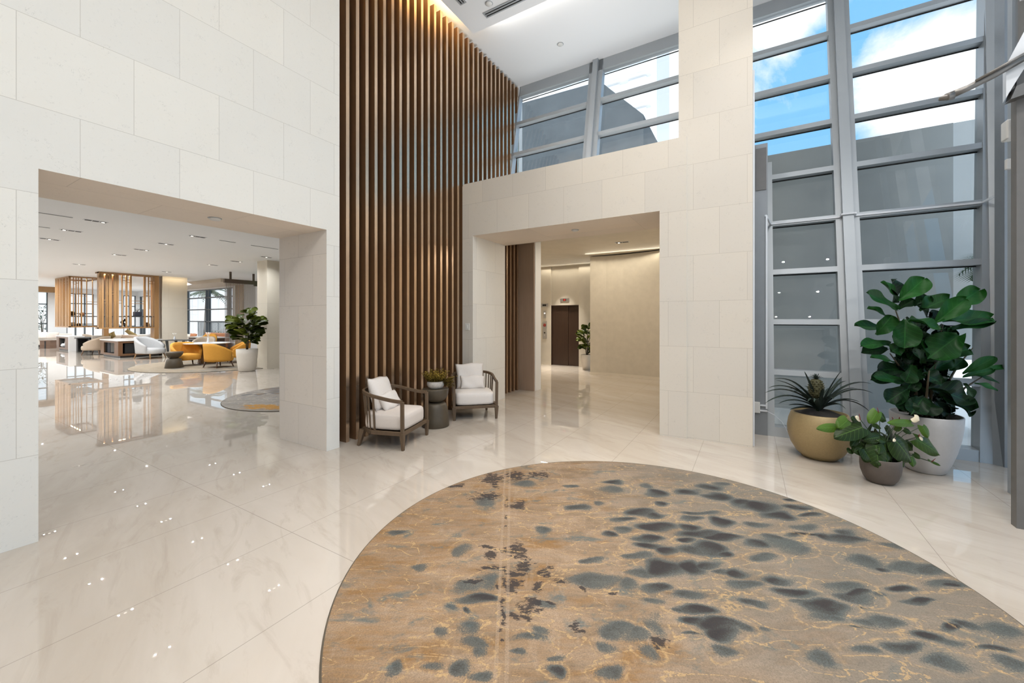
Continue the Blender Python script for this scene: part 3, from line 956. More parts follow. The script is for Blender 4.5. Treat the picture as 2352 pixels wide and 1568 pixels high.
def armchair(name, label, loc, rz, cloth):
    t = thing(name, label, 'armchair', (*loc, 0), rz, 'slatted armchairs by the wooden screen')
    # U shaped rail
    n = 48
    mb = MB()
    ring = []
    for i in range(n + 1):
        s = i / n
        p = rail_pt(s)
        tg = (rail_pt(min(1, s + .01)) - rail_pt(max(0, s - .01)))
        tg.z = 0
        tg.normalize()
        nn = Vector((tg.y, -tg.x, 0))
        for a, b in ((-1, -1), (1, -1), (1, 1), (-1, 1)):
            ring.append(p + nn * a * .016 + Vector((0, 0, b * .020)))
    fs = []
    for i in range(n):
        for k in range(4):
            fs.append((i * 4 + k, i * 4 + (k + 1) % 4, (i + 1) * 4 + (k + 1) % 4, (i + 1) * 4 + k))
    fs += [(0, 1, 2, 3), (n * 4 + 3, n * 4 + 2, n * 4 + 1, n * 4)]
    mb.add(ring, fs).build('back_rail', M['teak'], t, bevel=.005)
    # front posts run from the floor to the arm
    for sx in (-1, 1):
        p = MB().bar((sx * .33, -.31, .2), (sx * .335, -.31, .575), .042, .036, (0, 1, 0))
        p.bar((sx * .325, -.315, 0), (sx * .33, -.31, .2), .034, .030, (0, 1, 0), .062, .05)
        p.build('leg', M['teak'], t, bevel=.004)
        MB().bar((sx * .27, .31, 0), (sx * .24, .265, .2), .034, .034, (0, 1, 0), .07, .06).build('leg', M['teak'], t, bevel=.004)
    fr = MB()
    fr.bar((-.33, -.31, .195), (.33, -.31, .195), .035, .045)
    for sx in (-1, 1):
        fr.bar((sx * .33, -.31, .195), (sx * .325, .10, .195), .035, .045)
        fr.bar((sx * .325, .10, .195), (sx * .21, .27, .195), .035, .045)
    fr.bar((-.22, .275, .195), (.22, .275, .195), .035, .045)
    fr.box(-.31, .31, -.29, .1, .19, .205)
    fr.build('seat_frame', M['teak'], t, bevel=.004)
    # spindles from frame to rail
    for s in [.225, .27, .305, .34, .375, .41, .445, .48, .52, .555, .59, .625, .66, .695, .73, .775]:
        p = rail_pt(s)
        q = Vector((p.x * .93, p.y * .86 if p.y > 0 else p.y, .205))
        ww = .026 if s in (.225, .775) else .017
        MB().bar(q, p - Vector((0, 0, .012)), ww, .014, (1, 0, 0) if abs(p.x) < .2 else (0, 1, 0)).build('spindle', M['teak'], t)
    # thick seat cushion, rounded towards the back
    cu = MB()
    out = []
    for i in range(40):
        a = 2 * PI * i / 40
        ca, sa = math.cos(a), math.sin(a)
        e = .28 if sa < 0 else .6
        out.append((math.copysign(abs(ca) ** e, ca) * .305, (math.copysign(abs(sa) ** e, sa)) * .30 - .015))
    lv = [(.90, .222), (.985, .232), (1.0, .262), (1.0, .345), (.985, .385), (.93, .405), (.6, .425), (.0, .432)]
    vs, fs = [], []
    for k, z in lv:
        vs += [(x * max(k, .001), y * max(k, .001) - .015 * (1 - k), z) for x, y in out]
    for j in range(len(lv) - 1):
        for i in range(40):
            fs.append((j * 40 + i, j * 40 + (i + 1) % 40, (j + 1) * 40 + (i + 1) % 40, (j + 1) * 40 + i))
    fs.append(tuple(range(40))[::-1])
    cu.add(vs, fs).build('seat_cushion', cloth, t, smooth=True)
    return t


def cushion(name, label, chair_loc, rz, off, tilt, w, h, t, mat, group, roll=0):
    M4 = Matrix.Translation((*chair_loc, 0)) @ Matrix.Rotation(rz, 4, 'Z')
    p = M4 @ Vector(off)
    mb = superpillow(w, h, t)
    o = mb.build(name, mat, smooth=True)
    o.location = p
    o.rotation_euler = (tilt, roll, rz)
    return tag(o, label, 'cushion', group)


# local front is -y; chair by the stone pier faces right, the other faces the viewer
c1, r1 = (-3.91, 3.585), math.radians(108)
c2, r2 = (-3.855, 5.225), math.radians(43.5)
armchair('armchair', 'slatted wooden armchair standing next to the left stone pier', c1, r1, M['cream_fabric'])
armchair('armchair', 'slatted wooden armchair standing next to the portal wall', c2, r2, M['pillow_fabric'])
cushion('back_cushion', 'large cushion leaning in the armchair next to the stone pier', c1, r1, (.02, .17, .60), math.radians(-20), .23, .22, .085, M['pillow_fabric'], 'armchair cushions', .06)
cushion('lumbar_cushion', 'small lumbar cushion in the armchair next to the stone pier', c1, r1, (.0, .04, .515), math.radians(-28), .20, .12, .06, M['pillow_fabric'], 'armchair cushions', -.04)
cushion('back_cushion', 'large cushion leaning in the armchair next to the portal wall', c2, r2, (-.03, .17, .615), math.radians(-16), .235, .215, .085, M['pillow_fabric'], 'armchair cushions', -.03)
cushion('lumbar_cushion', 'small lumbar cushion in the armchair next to the portal wall', c2, r2, (.0, .05, .52), math.radians(-24), .205, .115, .06, M['pillow_fabric'], 'armchair cushions', .02)

# ------------------------------------------------------------------ hourglass side table with a planted bowl
tx, ty = spot(1000.5, 5.80)
st = thing('side_table', 'bronze hourglass side table between the two armchairs', 'side table', (tx, ty, 0))
MB().lathe([(.19, 0), (.197, .008), (.19, .10), (.172, .25), (.155, .318), (.135, .34), (.105, .348), (.0, .348)], 48).build('base', M['stool_bronze'], st, smooth=True)
MB().lathe([(.0, .346), (.085, .346), (.09, .358), (.105, .362), (.13, .378), (.165, .42), (.182, .47), (.188, .535), (.184, .545), (.0, .545)], 48).build('top', M['stool_bronze'], st, smooth=True)
bw = thing('planter_bowl', 'low white crackled bowl of olive sprigs on the bronze side table', 'planter', (tx, ty, .545))
MB().lathe([(.0, 0), (.075, 0), (.105, .015), (.124, .05), (.126, .085), (.118, .108), (.110, .104), (.112, .07), (.0, .06)], 40).build('bowl', M['bowl_white'], bw, smooth=True)
MB().lathe([(.0, .085), (.112, .085)], 24).build('soil', M['soil'], bw)
mb, at = MB(), []
random.seed(21)
for k in range(330):
    a, r = random.uniform(0, 2 * PI), .105 * math.sqrt(random.random())
    p = Vector((r * math.cos(a), r * math.sin(a), .085))
    d = Vector((math.cos(a) * r * 6 + random.uniform(-.25, .25), math.sin(a) * r * 6 + random.uniform(-.25, .25), 1)).normalized()
    L = random.uniform(.08, .20)
    if k % 5 == 0:           # sprigs trailing over the right rim
        p = Vector((CT, ST, 0)) * random.uniform(.07, .11) + Vector((random.uniform(-.04, .04), random.uniform(-.04, .04), .09))
        d = Vector((CT * .8, ST * .8, random.uniform(-.5, .5))).normalized()
        L = random.uniform(.10, .18)
    e = p + d * L
    o = len(mb.v)
    mb.tube([p, p + d * L * .5 + Vector((0, 0, .008)), e], [.002, .0015, .001], 3, False)
    at += [(.5, .4, .1)] * 9
    for q in range(9):
        t_ = .25 + .75 * q / 8
        c = p + d * L * t_
        an = random.uniform(0, 2 * PI)
        s = Vector((math.cos(an), math.sin(an), random.uniform(.0, .8))).normalized()
        w = s.cross(d).normalized() * .007
        l_ = random.uniform(.014, .026)
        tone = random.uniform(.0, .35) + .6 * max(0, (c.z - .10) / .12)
        mb.add([c, c + s * l_ * .5 + w, c + s * l_, c + s * l_ * .5 - w], [(0, 1, 2, 3)])
        at += [(.3, .4, min(1, tone))] * 4
attr_build(mb, at, 'foliage', M['dry_leaf'], bw)


# ------------------------------------------------------------------ leaves and potted plants
def leaf(mb, at, base, tip, width, face, shape, tone, cup=.12, bend=.12, wave=.0, nl=9, nw=6):
    """one leaf blade from base to tip; face is the direction its upper side looks to"""
    base, tip = Vector(base), Vector(tip)
    t = tip - base
    L = t.length
    t.normalize()
    face = Vector(face)
    s = t.cross(face)
    if s.length < .05:
        s = t.cross(Vector((.3, .5, .8)))
    s.normalize()
    n = s.cross(t).normalized()
    ph = random.uniform(0, 6.28)
    vs, cs = [], []
    for j in range(nl):
        v = j / (nl - 1)
        if shape != 'blade':
            v = 1 - (1 - v) ** 1.45
        if shape == 'fiddle':
            w = (.30 + .78 * v) * math.sin(PI * min(1, v * .93 + .07)) ** .55 if v < .999 else .05
            w = max(w, .05)
            w /= .95
        elif shape == 'heart':
            w = (1 - v) ** .75 * (.62 + 1.35 * v) * 1.02 + .01
            if v < .001:
                w = .55
        else:
            w = math.sin(PI * min(1, .10 + .90 * v)) ** .8
        c = base + t * L * v + n * (bend * L * (.25 - (v - .5) ** 2))
        for i in range(nw):
            x = 2 * i / (nw - 1) - 1
            lob = 0
            if shape == 'heart':
                lob = -abs(x) * .16 * L * max(0, 1 - v * 3)
            off = n * (cup * width * abs(x) ** 1.6 + wave * width * math.sin(v * 9 + ph + 2 * x) * abs(x))
            vs.append(c + s * x * w * width / 2 + off + t * lob)
            cs.append((v, (x + 1) / 2, tone))
    fs = []
    for j in range(nl - 1):
        for i in range(nw - 1):
            fs.append((j * nw + i, j * nw + i + 1, (j + 1) * nw + i + 1, (j + 1) * nw + i))
    mb.add(vs, fs)
    at += cs


VIEW = AWAY.copy()


def pt(u, z, off):
    """local point: u to the right, off away from the viewer (all cm)"""
    return RIGHT * u / 100 + VIEW * off / 100 + Vector((0, 0, z / 100))


def stem_to(mb, a, b, r0, r1, sag=.15):
    a, b = Vector(a), Vector(b)
    mid = (a + b) / 2 + Vector((0, 0, (b - a).length * sag))
    mb.tube([a, (a + mid) / 2 + Vector((0, 0, .01)), mid, b], [r0, r0, (r0 + r1) / 2, r1], 5, False)


random.seed(5)
FIG = [(-35,172,-36,197,20,0,10),(-29,174,-46,193,14,0.8,0),(-27,174,-1,196,20,1,-8),(-29,164,-60,182,14,0.6,-4),(-27,165,-11,175,12,0.2,-2),(-39,156,-60,166,12,0.7,0),(10,151,40,175,18,1,-20),(27,167,56,185,20,0.9,5),(-5,163,25,176,21,0.5,0),(18,152,67,156,23,0.9,-2),(22,143,69,152,11,0.4,-6),(-33,143,-74,148,14,0.3,5),(-51,140,-33,159,17,0.6,-12),(-21,155,-21,126,24,0.5,-15),(-17,154,16,144,17,0.6,-20),(33,139,2,116,29,0.5,-28),(18,117,43,125,18,0.4,-18),(-36,128,-66,127,14,0.6,-5),(-39,124,-67,120,14,0.2,5),(-32,111,-55,117,9,0.6,-12),(39,98,72,116,11,0.9,5),(39,94,71,102,9,0.8,10),(51,100,86,105,6,0.7,15),(51,96,77,88,6,0.3,10),(51,88,74,81,8,0.9,5),(-18,104,-50,102,17,0.1,0),(-20,96,-56,93,15,0.1,-10),(-23,90,-53,98,12,0.5,-14),(3,87,41,75,29,0.1,-25),(-2,78,-14,63,18,0.1,-28),(12,80,44,66,27,0.1,-30),(-17,86,-39,72,18,0.1,-20),(-20,78,-18,64,17,0.05,-26),(3,102,28,114,12,0.4,-10),(25,102,39,114,12,0.3,0),(-6,125,1,140,17,0.2,-10),(-5,110,-12,131,15,0.3,-5),(-24,128,-35,122,14,0.4,-15),(-14,110,-20,92,15,0.3,-25),(-3,101,16,92,17,0.15,-20),(39,89,49,74,9,0.2,0),(-6,143,-8,122,17,0.1,10),(12,134,27,146,18,0.2,10),(-12,169,4,178,14,0.1,12),(1,157,-9,170,14,0.2,15),(4,98,24,78,23,0.1,0),(-11,116,9,110,18,0.15,5)]
px3 = spot(2125, 4.09)
VIEW = Vector((*px3, 0)).normalized()
pp = thing('potted_fig', 'tall fiddle-leaf fig in a large pale grey pot by the window', 'potted plant', (*px3, 0))
MB().lathe([(0.0000, 0), (0.1360, 0), (0.1507, .012), (0.1874, .10), (0.2242, .22), (0.2536, .36), (0.2690, .48), (0.2734, .575), (0.2705, .584), (0.2572, .584), (0.2536, .50), (0.0000, .50)], 64).build('pot', M['pot_grey'], pp, smooth=True)
MB().lathe([(0.0000, .53), (0.1470, .525), (0.2550, .515)], 32).build('soil', M['soil'], pp)
tr = MB()
for (u, o, h, du, do) in ((-6, 0, 168, -26, 6), (4, -4, 150, 14, -6), (10, 5, 125, 40, 8), (-4, 4, 120, -32, -6), (0, -8, 105, 4, -22), (14, 2, 95, 46, 10)):
    tr.tube([pt(u, 50, o), pt(u + du * .2, 50 + (h - 50) * .4, o + do * .3), pt(u + du * .6, 50 + (h - 50) * .75, o + do * .7), pt(u + du, h, o + do)], [.014, .012, .009, .005], 6)
tr.build('stem', M['stem'], pp, smooth=True)
mb, at = MB(), []
for (bu, bz, tu, tz, w, tone, off) in FIG:
    d = random.uniform(-9, 5)
    face = -AWAY * random.uniform(.6, 1.0) + Vector((0, 0, random.uniform(.35, .9))) + RIGHT * random.uniform(-.35, .35)
    leaf(mb, at, pt(bu, bz, off + 3), pt(tu, tz, off + d), w / 100 * 1.27, face, 'fiddle', min(1, tone * .9 + random.uniform(0, .1)), .15, random.uniform(.05, .3), .09, 16, 9)
for k in range(120):
    a = random.uniform(0, 2 * PI)
    z = random.uniform(64, 152)
    rr = random.uniform(8, 22)
    ln = random.uniform(15, 25) * (1 if z < 120 else .8)
    off = random.uniform(-5, 26)
    b0 = pt(rr * math.cos(a) - 2, z, off)
    e0 = pt((rr + ln) * math.cos(a) * .8 - 2, z + random.uniform(-18, 16), off + ln * math.sin(a) * .6)
    leaf(mb, at, b0, e0, random.uniform(.15, .25), -AWAY * random.uniform(.2, 1) + Vector((0, 0, random.uniform(.3, 1))), 'fiddle', random.uniform(0, .3), .14, .2, .08, 13, 7)
for k in range(14):
    a = 2 * PI * k / 14 + random.uniform(-.2, .2)
    b0 = pt(10 * math.cos(a), 74, 10 * math.sin(a))
    e0 = pt(27 * math.cos(a), random.uniform(58, 68), 27 * math.sin(a))
    leaf(mb, at, b0, e0, random.uniform(.18, .26), -AWAY * .5 + Vector((0, 0, .8)), 'fiddle', random.uniform(.0, .15), .12, .3, .08, 13, 7)
attr_build(mb, at, 'foliage', M['fig'], pp)

# anthurium in a dark pot
ANT = [(-41,51,-61,50,7,0.9,5),(-31,59,-40,52,10,0.8,0),(-17,53,-43,44,13,0.1,-6),(-21,57,-27,60,7,0.05,4),(0,63,6,57,8,0.2,4),(-3,68,-10,57,8,1,-5),(29,57,7,58,6,1,-5),(14,53,21,52,7,0.6,0),(-1,44,-16,42,8,0.1,-6),(-10,47,-8,55,8,0.05,3),(15,41,29,22,19,0.15,-10),(3,40,6,31,14,0.05,-4),(-4,37,-2,17,13,0.2,-9),(-16,34,-25,30,10,0.1,-4),(-16,33,-8,22,11,0.1,-7),(-22,41,-28,34,5,0.15,0),(-28,31,-29,28,5,0.15,0),(40,54,45,44,7,0.8,-4),(42,43,53,31,10,0.5,-2),(34,42,56,28,11,0.4,-7),(23,50,30,47,5,0.15,0),(29,26,31,18,6,0.5,-8),(32,28,38,24,4,0.2,-5),(19,26,22,17,7,0.35,-10),(3,31,7,22,10,0.1,-9),(12,44,6,52,10,0.05,5),(24,38,31,31,9,0.1,0),(49,20,45,23,3,0.7,-4),(49,20,57,17,2,0.7,-4),(-1,52,-7,53,5,0.3,6)]
SPA = [(-19,60,-23,63,6,0,-3),(32,63,37,60,11,0,-6),(14,43,12,42,3,0,-12),(37,44,40,41,5,0,-5)]
SPX = [(-1,65,-3,72,1),(-19,60,-20,66,1),(12,61,11,63,1),(18,61,18,63,1),(36,44,37,47,1),(48,20,52,24,1)]
px2 = spot(2022, 3.80)
VIEW = Vector((*px2, 0)).normalized()
an = thing('potted_anthurium', 'low white-flowered anthurium in the small dark brown pot', 'potted plant', (*px2, 0))
MB().lathe([(0.0000, 0), (0.0880, 0), (0.1024, .008), (0.1280, .045), (0.1472, .105), (0.1536, .16), (0.1520, .232), (0.1488, .238), (0.1424, .236), (0.1424, .19), (0.0000, .19)], 56).build('pot', M['pot_brown'], an, smooth=True)
MB().lathe([(0.0000, .215), (0.1424, .205)], 28).build('soil', M['soil'], an)
mb, at, sm = MB(), [], MB()
for (bu, bz, tu, tz, w, tone, off) in ANT:
    b0, e0 = pt(bu, bz, off), pt(tu, tz, off - random.uniform(1, 6))
    face = -AWAY * .9 + Vector((0, 0, random.uniform(.3, .9))) + RIGHT * random.uniform(-.25, .25)
    leaf(mb, at, b0, e0, w / 100 * 1.55, face, 'heart', tone, -.10, .15, .02, 10, 7)
    stem_to(sm, pt(random.uniform(-6, 6), 21, random.uniform(-6, 6)), b0, .003, .0022)
random.seed(11)
for k in range(40):
    a = random.uniform(0, 2 * PI)
    r = random.uniform(3, 12)
    b0 = pt(r * math.cos(a), random.uniform(28, 44), r * math.sin(a) + 4)
    e0 = pt((r + 9) * math.cos(a), b0.z * 100 - random.uniform(2, 12), (r + 9) * math.sin(a) + 4)
    leaf(mb, at, b0, e0, random.uniform(.10, .16), -AWAY * .6 + Vector((0, 0, .8)), 'heart', random.uniform(0, .2), -.1, .15, .02, 8, 6)
    stem_to(sm, pt(r * .3 * math.cos(a), 21, r * .3 * math.sin(a)), b0, .003, .002)
attr_build(mb, at, 'foliage', M['anthurium'], an)
sp_at = []
for (bu, bz, tu, tz, w, tone, off) in SPA:
    m2, a2 = MB(), []
    leaf(m2, a2, pt(bu, bz, off), pt(tu, tz, off - 3), w / 100 * 1.1, -AWAY + Vector((0, 0, .5)), 'heart', 1, -.12, .2, .0, 8, 6)
    m2.build('spathe', M['spathe'], an, smooth=True)
    stem_to(sm, pt(0, 21, 0), pt(bu, bz, off + 1), .003, .002)
for (bu, bz, tu, tz, w) in SPX:
    m2 = MB().tube([pt(bu, bz, -5), pt((bu + tu) / 2, (bz + tz) / 2, -6), pt(tu, tz, -7)], [.0045, .004, .002], 6)
    m2.build('spadix', M['spadix'], an, smooth=True)
    stem_to(sm, pt(0, 21, 0), pt(bu, bz, -4), .003, .002)
sm.build('stem', M['stem_green'], an, smooth=True)

# pineapple plant in the bronze-gold pot
PINE = [(-4,60,-61,73,6),(-4,61,-49,90,5),(-6,62,-55,81,3),(-2,61,-16,79,5),(-1,62,-17,97,4),(0,64,24,100,4),(1,63,26,90,5),(2,61,59,82,6),(4,60,59,74,5),(4,59,25,60,4),(6,56,57,51,4),(-6,58,-33,55,4),(-4,59,-59,64,3),(-5,60,-28,77,4),(0,61,16,81,4),(-10,57,-34,61,4)]
px1 = spot(1882, 4.48)
VIEW = Vector((*px1, 0)).normalized()
pn = thing('potted_pineapple', 'fruiting pineapple plant in the round bronze-gold pot', 'potted plant', (*px1, 0))
MB().lathe([(0.0000, 0), (0.1444, 0), (0.1619, .008), (0.2188, .065), (0.2669, .15), (0.2958, .25), (0.3019, .33), (0.2888, .42), (0.2642, .49), (0.2537, .505), (0.2433, .502), (0.2537, .43), (0.0000, .43)], 64).build('pot', M['pot_gold'], pn, smooth=True)
MB().lathe([(0.0000, .515), (0.1050, .53), (0.1750, .50), (0.2520, .475)], 32).build('soil', M['soil'], pn, smooth=True)
mb, at = MB(), []


def blade(mb, at, b, e, w, lift, tone):
    b, e = Vector(b), Vector(e)
    n = 14
    dv = e - b
    hor = Vector((dv.x, dv.y, 0))
    s = hor.cross(Vector((0, 0, 1))).normalized() if hor.length > .02 else RIGHT.copy()
    vs, cs = [], []
    for j in range(n):
        t = j / (n - 1)
        c = b + dv * t + Vector((0, 0, lift * 4 * t * (1 - t)))
        ww = w * (1 - t) ** .6 * (.75 + .5 * t) + .0006
        for x in (-1, 0, 1):
            vs.append(c + s * x * ww / 2 + Vector((0, 0, abs(x) * ww * .35)))
            cs.append((.5, .3, tone + (.2 if x == 0 else 0)))
    fs = []
    for j in range(n - 1):
        for i in range(2):
            fs.append((j * 3 + i, j * 3 + i + 1, j * 3 + i + 4, j * 3 + i + 3))
    mb.add(vs, fs)
    at += cs


random.seed(9)
for i, (bu, bz, tu, tz, w) in enumerate(PINE):
    off = random.uniform(-26, 14)
    blade(mb, at, pt(bu * .5, 54, 0), pt(tu, tz, off), .056, .02 + .09 * (abs(tu) > 40), random.uniform(0, .6))
for k in range(18):
    a = 2 * PI * k / 18 + random.uniform(-.15, .15)
    L = random.uniform(28, 50)
    blade(mb, at, pt(2 * math.cos(a), 53, 2 * math.sin(a)), pt(L * math.cos(a), random.uniform(56, 86), L * math.sin(a)), .048, .07, random.uniform(0, .5))
attr_build(mb, at, 'leaves', M['pine_leaf'], pn)
fr = MB()
fr.lathe([(.0, .66), (.035, .665), (.052, .70), (.056, .75), (.050, .80), (.036, .835), (.0, .845)], 20, -.03, 0, 0)
for j in range(8):
    for k in range(10):
        a = 2 * PI * (k + .5 * (j % 2)) / 10
        z = .685 + .019 * j
        r = .055 * math.sqrt(max(.05, 1 - ((z - .75) / .10) ** 2))
        c = Vector((-.03 + r * math.cos(a), r * math.sin(a), z))
        d = Vector((math.cos(a), math.sin(a), .25)) * .012
        fr.tube([c, c + d], [.010, .003], 5, True)
fr.xform(Matrix.Translation((-.03, 0, .66)) @ Matrix.Scale(1.2, 4) @ Matrix.Translation((.03, 0, -.66)))
fr.build('fruit', M['pine_fruit'], pn, smooth=False)
MB().tube([(-.015, 0, .5), (-.03, 0, .67)], [.016, .014], 8).build('stem', M['stem_green'], pn, smooth=True)
mb, at = MB(), []
for k in range(26):
    a = 2.4 * k
    L = .05 + .02 * random.random()
    el = .5 + .9 * (k / 26)
    b0 = Vector((-.03, 0, .865))
    leaf(mb, at, b0, b0 + Vector((math.cos(a) * math.cos(el), math.sin(a) * math.cos(el), math.sin(el))) * L * 1.15, .014, Vector((0, 0, 1)), 'blade', .5, .2, .1, 0, 5, 3)
attr_build(mb, at, 'crown', M['pine_leaf'], pn)

# ------------------------------------------------------------------ small fittings of the hall
t = thing('light_switch', 'white switch plate on the portal pier above the side table', 'switch', (-4.245, PY0, 1.42))
MB().box(-.045, .045, -.012, 0, -.06, .06).build('plate', M['plastic_white'], t, bevel=.004)
MB().box(-.012, .012, -.018, -.01, -.03, .03).build('rocker', M['plastic_white'], t, bevel=.002)

# surface wiring on the curtain wall
wt = MB()


def wp_(x, z, f=-.012):
    return (x, wy(z) + f, z)


wt.bar((.193, 6.285, .36), (.193, 6.285, 2.93), .02, .02, (0, 1, 0))
wt.bar((.183, 6.285, 2.93), wp_(.26, 2.93), .022, .022)
wt.bar(wp_(.25, 2.93), wp_(1.06, 2.93), .022, .022)
wt.bar(wp_(1.05, 2.93), wp_(1.06, 2.95, -.085), .022, .022)
wt.bar(wp_(1.058, 2.95, -.085), wp_(1.195, 2.95, -.085), .022, .022)
wt.bar(wp_(1.195, 2.95, -.085), wp_(1.20, 2.93), .022, .022)
wt.bar(wp_(1.20, 2.93), wp_(2.36, 2.93), .022, .022)
wt.bar(wp_(2.36, 2.93), (2.44, 6.205, 2.97), .022, .022)
wt.bar((2.42, 6.205, 2.97), (2.75, 6.205, 2.97), .022, .022)
tag(wt.build('cable_trunking', M['bluewhite']), 'thin white cable trunking across the curtain wall frame', 'cable trunking')
jb = thing('junction_box', 'small white junction box low on the grey infill panel', 'junction box', (.12, 6.30, .365))
MB().box(-.07, .0, -.03, 0, -.07, .075).build('box', M['plastic_white'], jb, bevel=.004)
MB().bar((-.0, -.012, .035), (.08, -.012, .035), .02, .02).build('stub', M['bluewhite'], jb)
MB().bar((-.0, -.012, -.035), (.08, -.012, -.035), .02, .02).build('stub', M['bluewhite'], jb)
cw = MB().tube([(.20, 6.28, .33), (.28, 6.27, .29), (.36, 6.24, .22), (.46, 6.20, .02)], .003, 5)
tag(cw.build('loose_wire', M['bluewhite'], smooth=True), 'loose pale wire hanging from the junction box', 'wire')

# fittings on the dark vestibule wall at the right edge
bx = thing('sensor_box', 'white sensor box with dark cable at the right edge', 'sensor box', (1.975, 5.215, 3.20))
MB().rbox(-.06, .06, -.05, .055, -.085, .085, .012).build('housing', M['plastic_white'], bx)
MB().tube([(.0, -.06, -.02), (.06, -.08, .06), (.12, -.08, .16), (.25, -.06, .36)], [.024, .026, .026, .024], 8).build('cable', M['plastic_black'], bx, smooth=True)
MB().box(.0, .06, .05, .06, -.02, .02).build('bracket', M['steel_dark'], bx)
sb = thing('clip_box', 'tiny white clip below the sensor box on the grey post', 'clip', (1.99, 5.255, 2.93))
MB().box(-.05, .03, -.02, .02, -.06, .03).build('body', M['plastic_white'], sb, bevel=.004)
ar = MB().tube([(1.30, 4.35, 3.26), (1.42, 4.36, 3.30), (1.55, 4.36, 3.36), (1.75, 4.34, 3.46)], [.028, .024, .028, .026], 8)
ar.tube([(1.26, 4.35, 3.255), (1.34, 4.35, 3.265)], [.014, .034], 8)
ar.tube([(1.45, 4.33, 3.33), (1.6, 4.31, 3.40), (1.75, 4.28, 3.47)], .010, 6)
tag(ar.build('support_arm', M['steel_dark'], smooth=True), 'grey steel arm reaching in from the right edge', 'support arm')
ph = thing('fascia_panel', 'white folded metal panel high at the right edge', 'panel', (1.62, 4.38, 3.30))
MB().hexa([(-.0, 0, -.12), (.30, 0, .52), (.34, .10, .52), (.02, .10, -.12), (-.0, 0, .12), (.30, 0, .86), (.34, .10, .86), (.02, .10, .12)]).build('face', M['bluewhite'], ph)
MB().hexa([(.02, -.005, -.14), (.5, -.005, -.02), (.5, .09, -.02), (.02, .09, -.14), (.05, -.005, -.05), (.5, -.005, .10), (.5, .09, .10), (.05, .09, -.05)]).build('flange', M['steel_dark'], ph)

# ceiling fittings of the hall
def slot_diffuser(name, label, x0, x1, y0, y1):
    t = thing(name, label, 'air diffuser', ((x0 + x1) / 2, (y0 + y1) / 2, ZD), 0, 'slot diffusers in the dropped ceiling panel')
    lx, ly = (x1 - x0) / 2, (y1 - y0) / 2
    f = .022
    MB().box(-lx, lx, -ly, -ly + f, -.012, .0).box(-lx, lx, ly - f, ly, -.012, 0).box(-lx, -lx + f, -ly + f, ly - f, -.012, 0).box(lx - f, lx, -ly + f, ly - f, -.012, 0).build('frame', M['alu'], t)
    MB().box(-lx + f, lx - f, -ly + f, ly - f, -.004, -.001).build('slot', M['black'], t)
    if lx > ly:
        MB().box(-lx + f, lx - f, -.010, .010, -.010, -.004).build('blade', M['alu'], t)
    else:
        MB().box(-.010, .010, -ly + f, ly - f, -.010, -.004).build('blade', M['alu'], t)


slot_diffuser('slot_diffuser', 'long slot diffuser running across the dropped ceiling panel', -3.64, -1.6, 5.19, 5.305)
slot_diffuser('slot_diffuser', 'slot diffuser ending at the top edge above the wooden fins', -3.84, -3.725, 3.2, 4.88)
for x, y, z, lb in ((-3.447, 5.08, ZD, 'round smoke detector on the dropped ceiling panel'), (-3.035, 6.84, ZC, 'round smoke detector on the hall ceiling before the clerestory'),
                    (-2.435, 6.08, 3.0, 'round sprinkler cover in the portal soffit'), (-4.77, 1.97, 2.6, 'round sprinkler cover in the soffit of the lounge opening')):
    t = thing('smoke_detector' if 'smoke' in lb else 'sprinkler_cover', lb, 'smoke detector' if 'smoke' in lb else 'sprinkler', (x, y, z))
    MB().lathe([(.0, -.022), (.042, -.022), (.05, -.014), (.052, -.001)], 24).build('cover', M['plastic_white'], t, smooth=True)
    MB().lathe([(.053, -.004), (.062, -.003), (.062, -.0005), (.053, -.0005)], 24).build('rim', M['alu'], t)

# ------------------------------------------------------------------ lift lobby behind the portal
ZK = 3.33
struct(MB().box(-4.35, .2, 6.65, 12.6, ZK, ZK + .12).box(-7.2, -4.35, 7.9, 12.6, ZK, ZK + .12).build('ceiling_lifts', M['cream']), 'beige ceiling of the lift lobby')
struct(MB().box(-4.34, .0, 6.652, 6.68, 3.0, ZK).build('trim_5', M['cream']), 'bulkhead behind the portal soffit')
struct(MB().box(-4.45, -4.0, 7.62, 7.90, 0, ZK).build('wall_pilaster', M['wood_pilaster']), 'brown pilaster at the end of the wooden fins')
struct(MB().box(-4.0, -3.985, 7.66, 7.93, 0, ZK).build('trim_6', M['white']), 'pale edge of the brown pilaster')
lw = MB().box(-7.2, -5.80, 12.3, 12.5, 0, ZK).box(-5.80, -4.80, 12.36, 12.5, 2.02, ZK).box(-4.80, -3.7, 12.3, 12.5, 0, ZK)
struct(lw.build('wall_lifts', M['cream']), 'cream wall with the lift door')
struct(MB().box(-7.3, -7.2, 7.9, 12.5, 0, ZK).build('wall_lift_side', M['cream']), 'side wall of the lift lobby')
struct(MB().box(-7.2, -4.45, 7.80, 7.9, 0, ZK).build('wall_lift_front', M['cream']), 'wall of the lift lobby behind the fins')
cv = [(-3.846, 10.72), (-3.4, 10.78), (-2.94, 10.77), (-2.45, 10.71), (-1.98, 10.61), (-1.4, 10.3), (-.95, 9.85), (-.6, 9.1), (-.42, 8.2), (-.36, 6.69)]
poly = cv + [(.2, 6.69), (.2, 11.2), (-3.846, 11.2)]
struct(MB().prism(poly, 0, ZK - .03, 'z').build('wall_curved', M['wallpaper']), 'curved beige wallcovering wall')
struct(MB().prism([(x, y - .012) for x, y in cv] + [(x, y + .05) for x, y in reversed(cv)], 0.0, .07, 'z').build('reflection_band_curved', M['cream']), 'pale band standing in for the floor reflection along the curved wall')  # pale band imitating the floor's reflection at the wall foot
dr = sempty('door_1', 'dark veneered lift door')
MB().box(-5.79, -5.20, 12.37, 12.42, .01, 2.0).build('leaf', M['wood_door'], dr)
